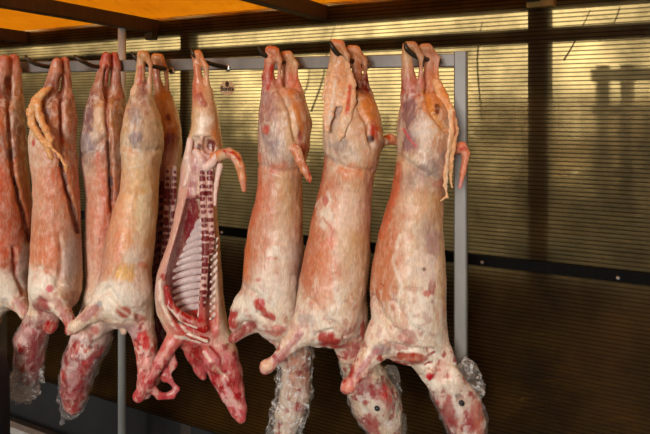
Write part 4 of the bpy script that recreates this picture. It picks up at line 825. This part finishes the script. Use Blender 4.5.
# ------------------------------------------------------------------ floor
def slab(name, pts, z0, z1, mat, kind='structure'):
    n = len(pts); v = [(x, y, z1) for x, y in pts] + [(x, y, z0) for x, y in pts]
    o = mesh_obj(name, v, [tuple(range(n)), tuple(range(2 * n - 1, n - 1, -1))] + [(i, n + i, n + (i + 1) % n, (i + 1) % n) for i in range(n)], mat, None, False); tag(o, kind=kind); return o
slab('floor', [(-9, -5), (7, -5), (7, 9), (-9, 9)], -0.1, 0.0, M['floor'])
a = WP(S0, 0, -0.10); b = WP(s_of(330), 0, -0.10); o = MB().bar(a + Vector((0, 0, .012)), b + Vector((0, 0, .012)), 0.06, 0.05).build('trim_%d' % k, M['kerb']); tag(o, kind='structure'); k += 1

# dark tub, stand-in for an unidentified dark shape at the left edge
q = P(-24, 110, 2.60); zt = HC + (HV - 342) * 2.60 / F
b = MB(); prof = [(0.0, 0.02), (0.10, 0.02), (0.112, 0.05), (0.118, zt * .5), (0.115, zt - 0.10), (0.10, zt - 0.03), (0.07, zt - 0.006), (0.0, zt)]
n = 24; vs = [(q.x + r * math.cos(2 * math.pi * i / n), q.y + r * math.sin(2 * math.pi * i / n), z - 0.02) for r, z in prof[1:-1] for i in range(n)]
fs = [(j * n + i, j * n + (i + 1) % n, (j + 1) * n + (i + 1) % n, (j + 1) * n + i) for j in range(len(prof) - 3) for i in range(n)] + [tuple(range(n - 1, -1, -1)), tuple(range((len(prof) - 3) * n, (len(prof) - 2) * n))]
o = mesh_obj('standin_bin', vs, fs, M['navy']); tag(o, 'dark navy rounded bin standing in for an unidentified dark shape at the left edge', 'bin')

# ------------------------------------------------------------------ garden behind the sheet
o = slab('garden_ground', [tuple(WP(S0 - 6, 0, 0.12))[:2], tuple(WP(S1 + 6, 0, 0.12))[:2], tuple(WP(S1 + 6, 0, 14))[:2], tuple(WP(S0 - 6, 0, 14))[:2]], -0.12, 0.02, M['soil'])
rng = random.Random(3)
def shrub(s, n, z0, z1, rad, cnt, label, leaf=0.05, stem=True):
    base = WP(s, 0.02, n); r = empty('garden_shrub', base); tag(r, label, 'shrub', 'shrubs behind the back wall')
    v = []; f = []
    for _ in range(cnt):
        a = rng.random() * 2 * math.pi; rr = rad * math.sqrt(rng.random()); zz = z0 + (z1 - z0) * rng.random() ** 0.8
        sh = 1 - 0.75 * ((zz - z0) / (z1 - z0)) ** 3
        c = Vector((base.x + rr * sh * math.cos(a) , base.y + rr * sh * math.sin(a), zz))
        d = Vector((rng.uniform(-1, 1), rng.uniform(-1, 1), rng.uniform(-.6, .6))).normalized(); e = d.cross(Vector((rng.uniform(-1, 1), rng.uniform(-1, 1), rng.uniform(-1, 1)))).normalized()
        L = leaf * rng.uniform(.7, 1.4); i = len(v)
        v += [c - d * L, c + e * L * .45 + d * L * .1, c + d * L, c - e * L * .45 + d * L * .1]; f.append((i, i + 1, i + 2, i + 3))
    mesh_obj('foliage', v, f, M['leaf'], r, False)
    b = MB()
    for _ in range(5):
        t = Vector((rng.uniform(-1, 1), rng.uniform(-1, 1), 0)) * rad * .6
        b.tube(spline([base, base + t * .4 + Vector((0, 0, (z1) * .4)), base + t + Vector((0, 0, z1 * .85))], 4), [0.018] * 4 + [0.012] * 4 + [0.006], 6)
    b.build('stems', M['bark'], r, True)
hg = empty('garden_hedge', WP(s_of(300), 0.02, 0.72)); tag(hg, 'long dark hedge seen dimly through the ribbed sheet behind the carcasses', 'hedge')
v = []; f = []
HEDGE_S = [s_at(q, 0.72) for q in (-100, 60, 130, 190, 300, 420, 500, 600, 700, 900)]
def hedge_top(ss):
    zs = [2.55, 2.5, 2.35, 1.95, 1.86, 1.95, 1.95, 1.62, 1.5, 1.55]
    return float(np.interp(ss, HEDGE_S, zs)) + 0.07 * math.sin(ss * 2.1) + 0.06 * math.sin(ss * 5.3 + 1) + 0.05 * math.sin(ss * 11.7)
while len(f) < 30000:
    ss = rng.uniform(S0 - 1.5, S1 + 2.0); top = hedge_top(ss); x = rng.random()
    if rng.random() < 0.96 * x ** 2.2: continue
    zz = 0.9 + (top - 0.9) * x; nn = 0.72 + rng.uniform(-.34, .34) * (1 - 0.4 * x ** 4)
    c = WP(ss, zz, nn); d = Vector((rng.uniform(-1, 1), rng.uniform(-1, 1), rng.uniform(-.6, .6))).normalized(); e = d.cross(Vector((rng.uniform(-1, 1), rng.uniform(-1, 1), rng.uniform(-1, 1)))).normalized()
    L = 0.06 * rng.uniform(.7, 1.4); i = len(v)
    v += [c - d * L, c + e * L * .45 + d * L * .1, c + d * L, c - e * L * .45 + d * L * .1]; f.append((i, i + 1, i + 2, i + 3))
mesh_obj('foliage', v, f, M['leaf'], hg, False)
b = MB()
for i in range(26):
    ss = S0 + (S1 - S0) * (i + .5) / 26; c = WP(ss, 0.02, 0.72); b.tube([c, c + Vector((.05, .03, .8)), c + Vector((-.03, .06, 1.5))], [.022, .016, .007], 6)
b.build('stems', M['bark'], hg, True)
fr = empty('dimming_fence', WP(s_at(600, 2.6), 0.02, 2.6)); tag(fr, 'brown board fence added to dim the view through the sheet right of the steel post', 'fence')  # added fence, covers the bright sky to give a dim brown tone
b = MB(); ss = s_at(455, 2.6)
while ss < s_at(720, 2.6):
    w_ = rng.uniform(.11, .15); h_ = 2.04 + rng.uniform(-.04, .06)
    b.bar(WP(ss + w_ / 2, 0.02, 2.6), WP(ss + w_ / 2, h_, 2.6), w_, .022, WN); ss += w_ + (rng.uniform(.03, .07) if rng.random() < .3 else .012)
b.build('boards', M['fencewood'], fr)
b = MB()
for zz in (.5, 1.7): MB().bar(WP(s_at(456, 2.65), zz, 2.645), WP(s_at(719, 2.65), zz, 2.645), .05, .08).build('fence_rail', M['bark'], fr)
# trellis of posts and rails on the right
tr = empty('garden_trellis', WP(s_of(600), 0.02, 0.22)); tag(tr, 'blurred timber trellis behind the sheet at the right, uprights and crosspieces', 'trellis')
for (u0, w) in ((560, .05), (584, .045), (606, .04), (636, .05), (664, .05)):
    ss = s_of(u0) + 0.12; MB().bar(WP(ss, 0.02, .22), WP(ss, 2.13 if u0 != 606 else 1.95, .22), w, .04, WN).build('upright', M['bark'], tr)
for zz, w in ((2.09, .05), (1.95, .035), (1.70, .03)):
    MB().bar(WP(s_of(548) + .12, zz, .22), WP(s_of(690) + .12, zz, .22), .03, w).build('crosspiece', M['bark'], tr)
# bare twigs against the sheet
def twig(u_v, label, r=0.006):
    pts = [WP(s_of(u), z_of(u, vv), 0.03 + 0.012 * i) for i, (u, vv) in enumerate(u_v)]
    o = MB().tube(spline(pts, 5), [r * (1 - 0.6 * i / (5 * (len(pts) - 1))) for i in range(5 * (len(pts) - 1) + 1)], 6).build('twig', M['bark'], None, True)
    tag(o, label, 'twig', 'bare twigs behind the sheet')
twig([(598, 262), (601, 225), (605, 204), (622, 176), (638, 145), (644, 130)], 'long forked twig behind the sheet near the right edge')
twig([(568, 224), (586, 214), (604, 205)], 'short twig behind the sheet joining the long forked one', .005)
twig([(516, 195), (521, 160), (519, 130), (527, 110)], 'curved twig behind the sheet just left of the dark wall post', .005)
twig([(562, 60), (572, 42), (588, 8)], 'thin twig high on the right beside the dark wall post', .004)
twig([(598, 40), (612, 22), (618, 4)], 'thin twig high near the right edge above the batten', .004)
twig([(308, 112), (318, 80), (322, 50), (330, 20)], 'thin twig behind the sheet above the second carcass from the right', .005)
twig([(290, 110), (302, 88), (304, 66)], 'short twig under the rail right of the third carcass', .006)
twig([(480, 120), (474, 60), (478, 20)], 'upright twig behind the sheet right of the steel post', .005)
twig([(640, 250), (632, 200), (626, 160), (610, 120)], 'bowed twig at the far right behind the sheet', .006)
# trees further back
for (u0, n, rr, lab) in ((480, 3.4, .09, 'tree trunk seen dimly through the sheet right of the steel post'), (630, 4.4, .12, 'tree trunk seen dimly behind the timber trellis'), (228, 3.6, .1, 'tree trunk seen dimly behind the round sticker')):
    sb = s_at(u0, n); t = empty('garden_tree', WP(sb, 0.02, n)); tag(t, lab, 'tree', 'trees behind the back wall')
    top = WP(sb + .15, 3.6, n + .1)
    MB().tube(spline([WP(sb, 0.02, n), WP(sb + .05, 1.6, n), top], 5), [rr - rr * .5 * i / 10 for i in range(11)], 10).build('trunk', M['bark'], t, True)
    bb = MB()
    for _ in range(9):
        z0 = rng.uniform(1.2, 3.0); e = Vector((rng.uniform(-1, 1), rng.uniform(-1, 1), rng.uniform(.3, 1.0))).normalized() * rng.uniform(.5, 1.1); c = WP(sb + .05, z0, n)
        bb.tube(spline([c, c + e * .5 + Vector((0, 0, .05)), c + e], 4), [.03 - .0028 * i for i in range(9)], 6)
    bb.build('branches', M['bark'], t, True)

# ------------------------------------------------------------------ light, sky, camera
w = bpy.data.worlds.new('overcast_sky'); SC.world = w; w.use_nodes = True
nt = w.node_tree; nt.nodes.clear(); out = nt.nodes.new('ShaderNodeOutputWorld'); bg = nt.nodes.new('ShaderNodeBackground')
tc = nt.nodes.new('ShaderNodeTexCoord')
def dotdir(d):
    n = nt.nodes.new('ShaderNodeVectorMath'); n.operation = 'DOT_PRODUCT'; n.inputs[1].default_value = Vector(d).normalized(); nt.links.new(tc.outputs['Generated'], n.inputs[0]); return n.outputs['Value']
def mrange(x, a0, a1, b0, b1):
    n = nt.nodes.new('ShaderNodeMapRange'); n.interpolation_type = 'SMOOTHSTEP'
    for i, q in enumerate((a0, a1, b0, b1)): n.inputs[1 + i].default_value = q
    nt.links.new(x, n.inputs[0]); return n.outputs[0]
def addn(x, y):
    n = nt.nodes.new('ShaderNodeMath'); n.operation = 'ADD'; nt.links.new(x, n.inputs[0]); nt.links.new(y, n.inputs[1]); return n.outputs[0]
back = mrange(dotdir(tuple(WN)), -0.1, 0.9, 0.0, SKY_BACK); top = mrange(dotdir((0, 0, 1)), 0.25, 0.95, SKY_LOW, SKY_TOP)
nt.links.new(addn(back, top), bg.inputs[1]); bg.inputs[0].default_value = (1.0, 0.97, 0.91, 1)
nt.links.new(bg.outputs[0], out.inputs[0])
def sun(name, e, ang, d, col):
    l = bpy.data.lights.new(name, 'SUN'); l.energy = e; l.angle = math.radians(ang); l.color = col
    o = bpy.data.objects.new(name, l); COL.objects.link(o); o.rotation_euler = Vector(d).to_track_quat('-Z', 'Y').to_euler(); return o
sun('hazy_sun', SUN_E, 18, (0.28, 0.95, -0.135), (1.0, 0.96, 0.90))

cam = bpy.data.cameras.new('camera'); co = bpy.data.objects.new('camera', cam); COL.objects.link(co)
co.location = (0, 0, HC); co.rotation_euler = (math.radians(90), 0, 0)
cam.sensor_width = 36; cam.lens = 36 * F / 650; cam.shift_y = -(217 - HV) / 650; cam.clip_start = 0.02
SC.camera = co
vs = SC.view_settings; vs.view_transform = 'Standard'; vs.look = 'None'; vs.exposure = 0.0; vs.gamma = 1.0; vs.use_curve_mapping = False
SC.cycles.max_bounces = 10; SC.cycles.transparent_max_bounces = 24; SC.cycles.use_denoising = True
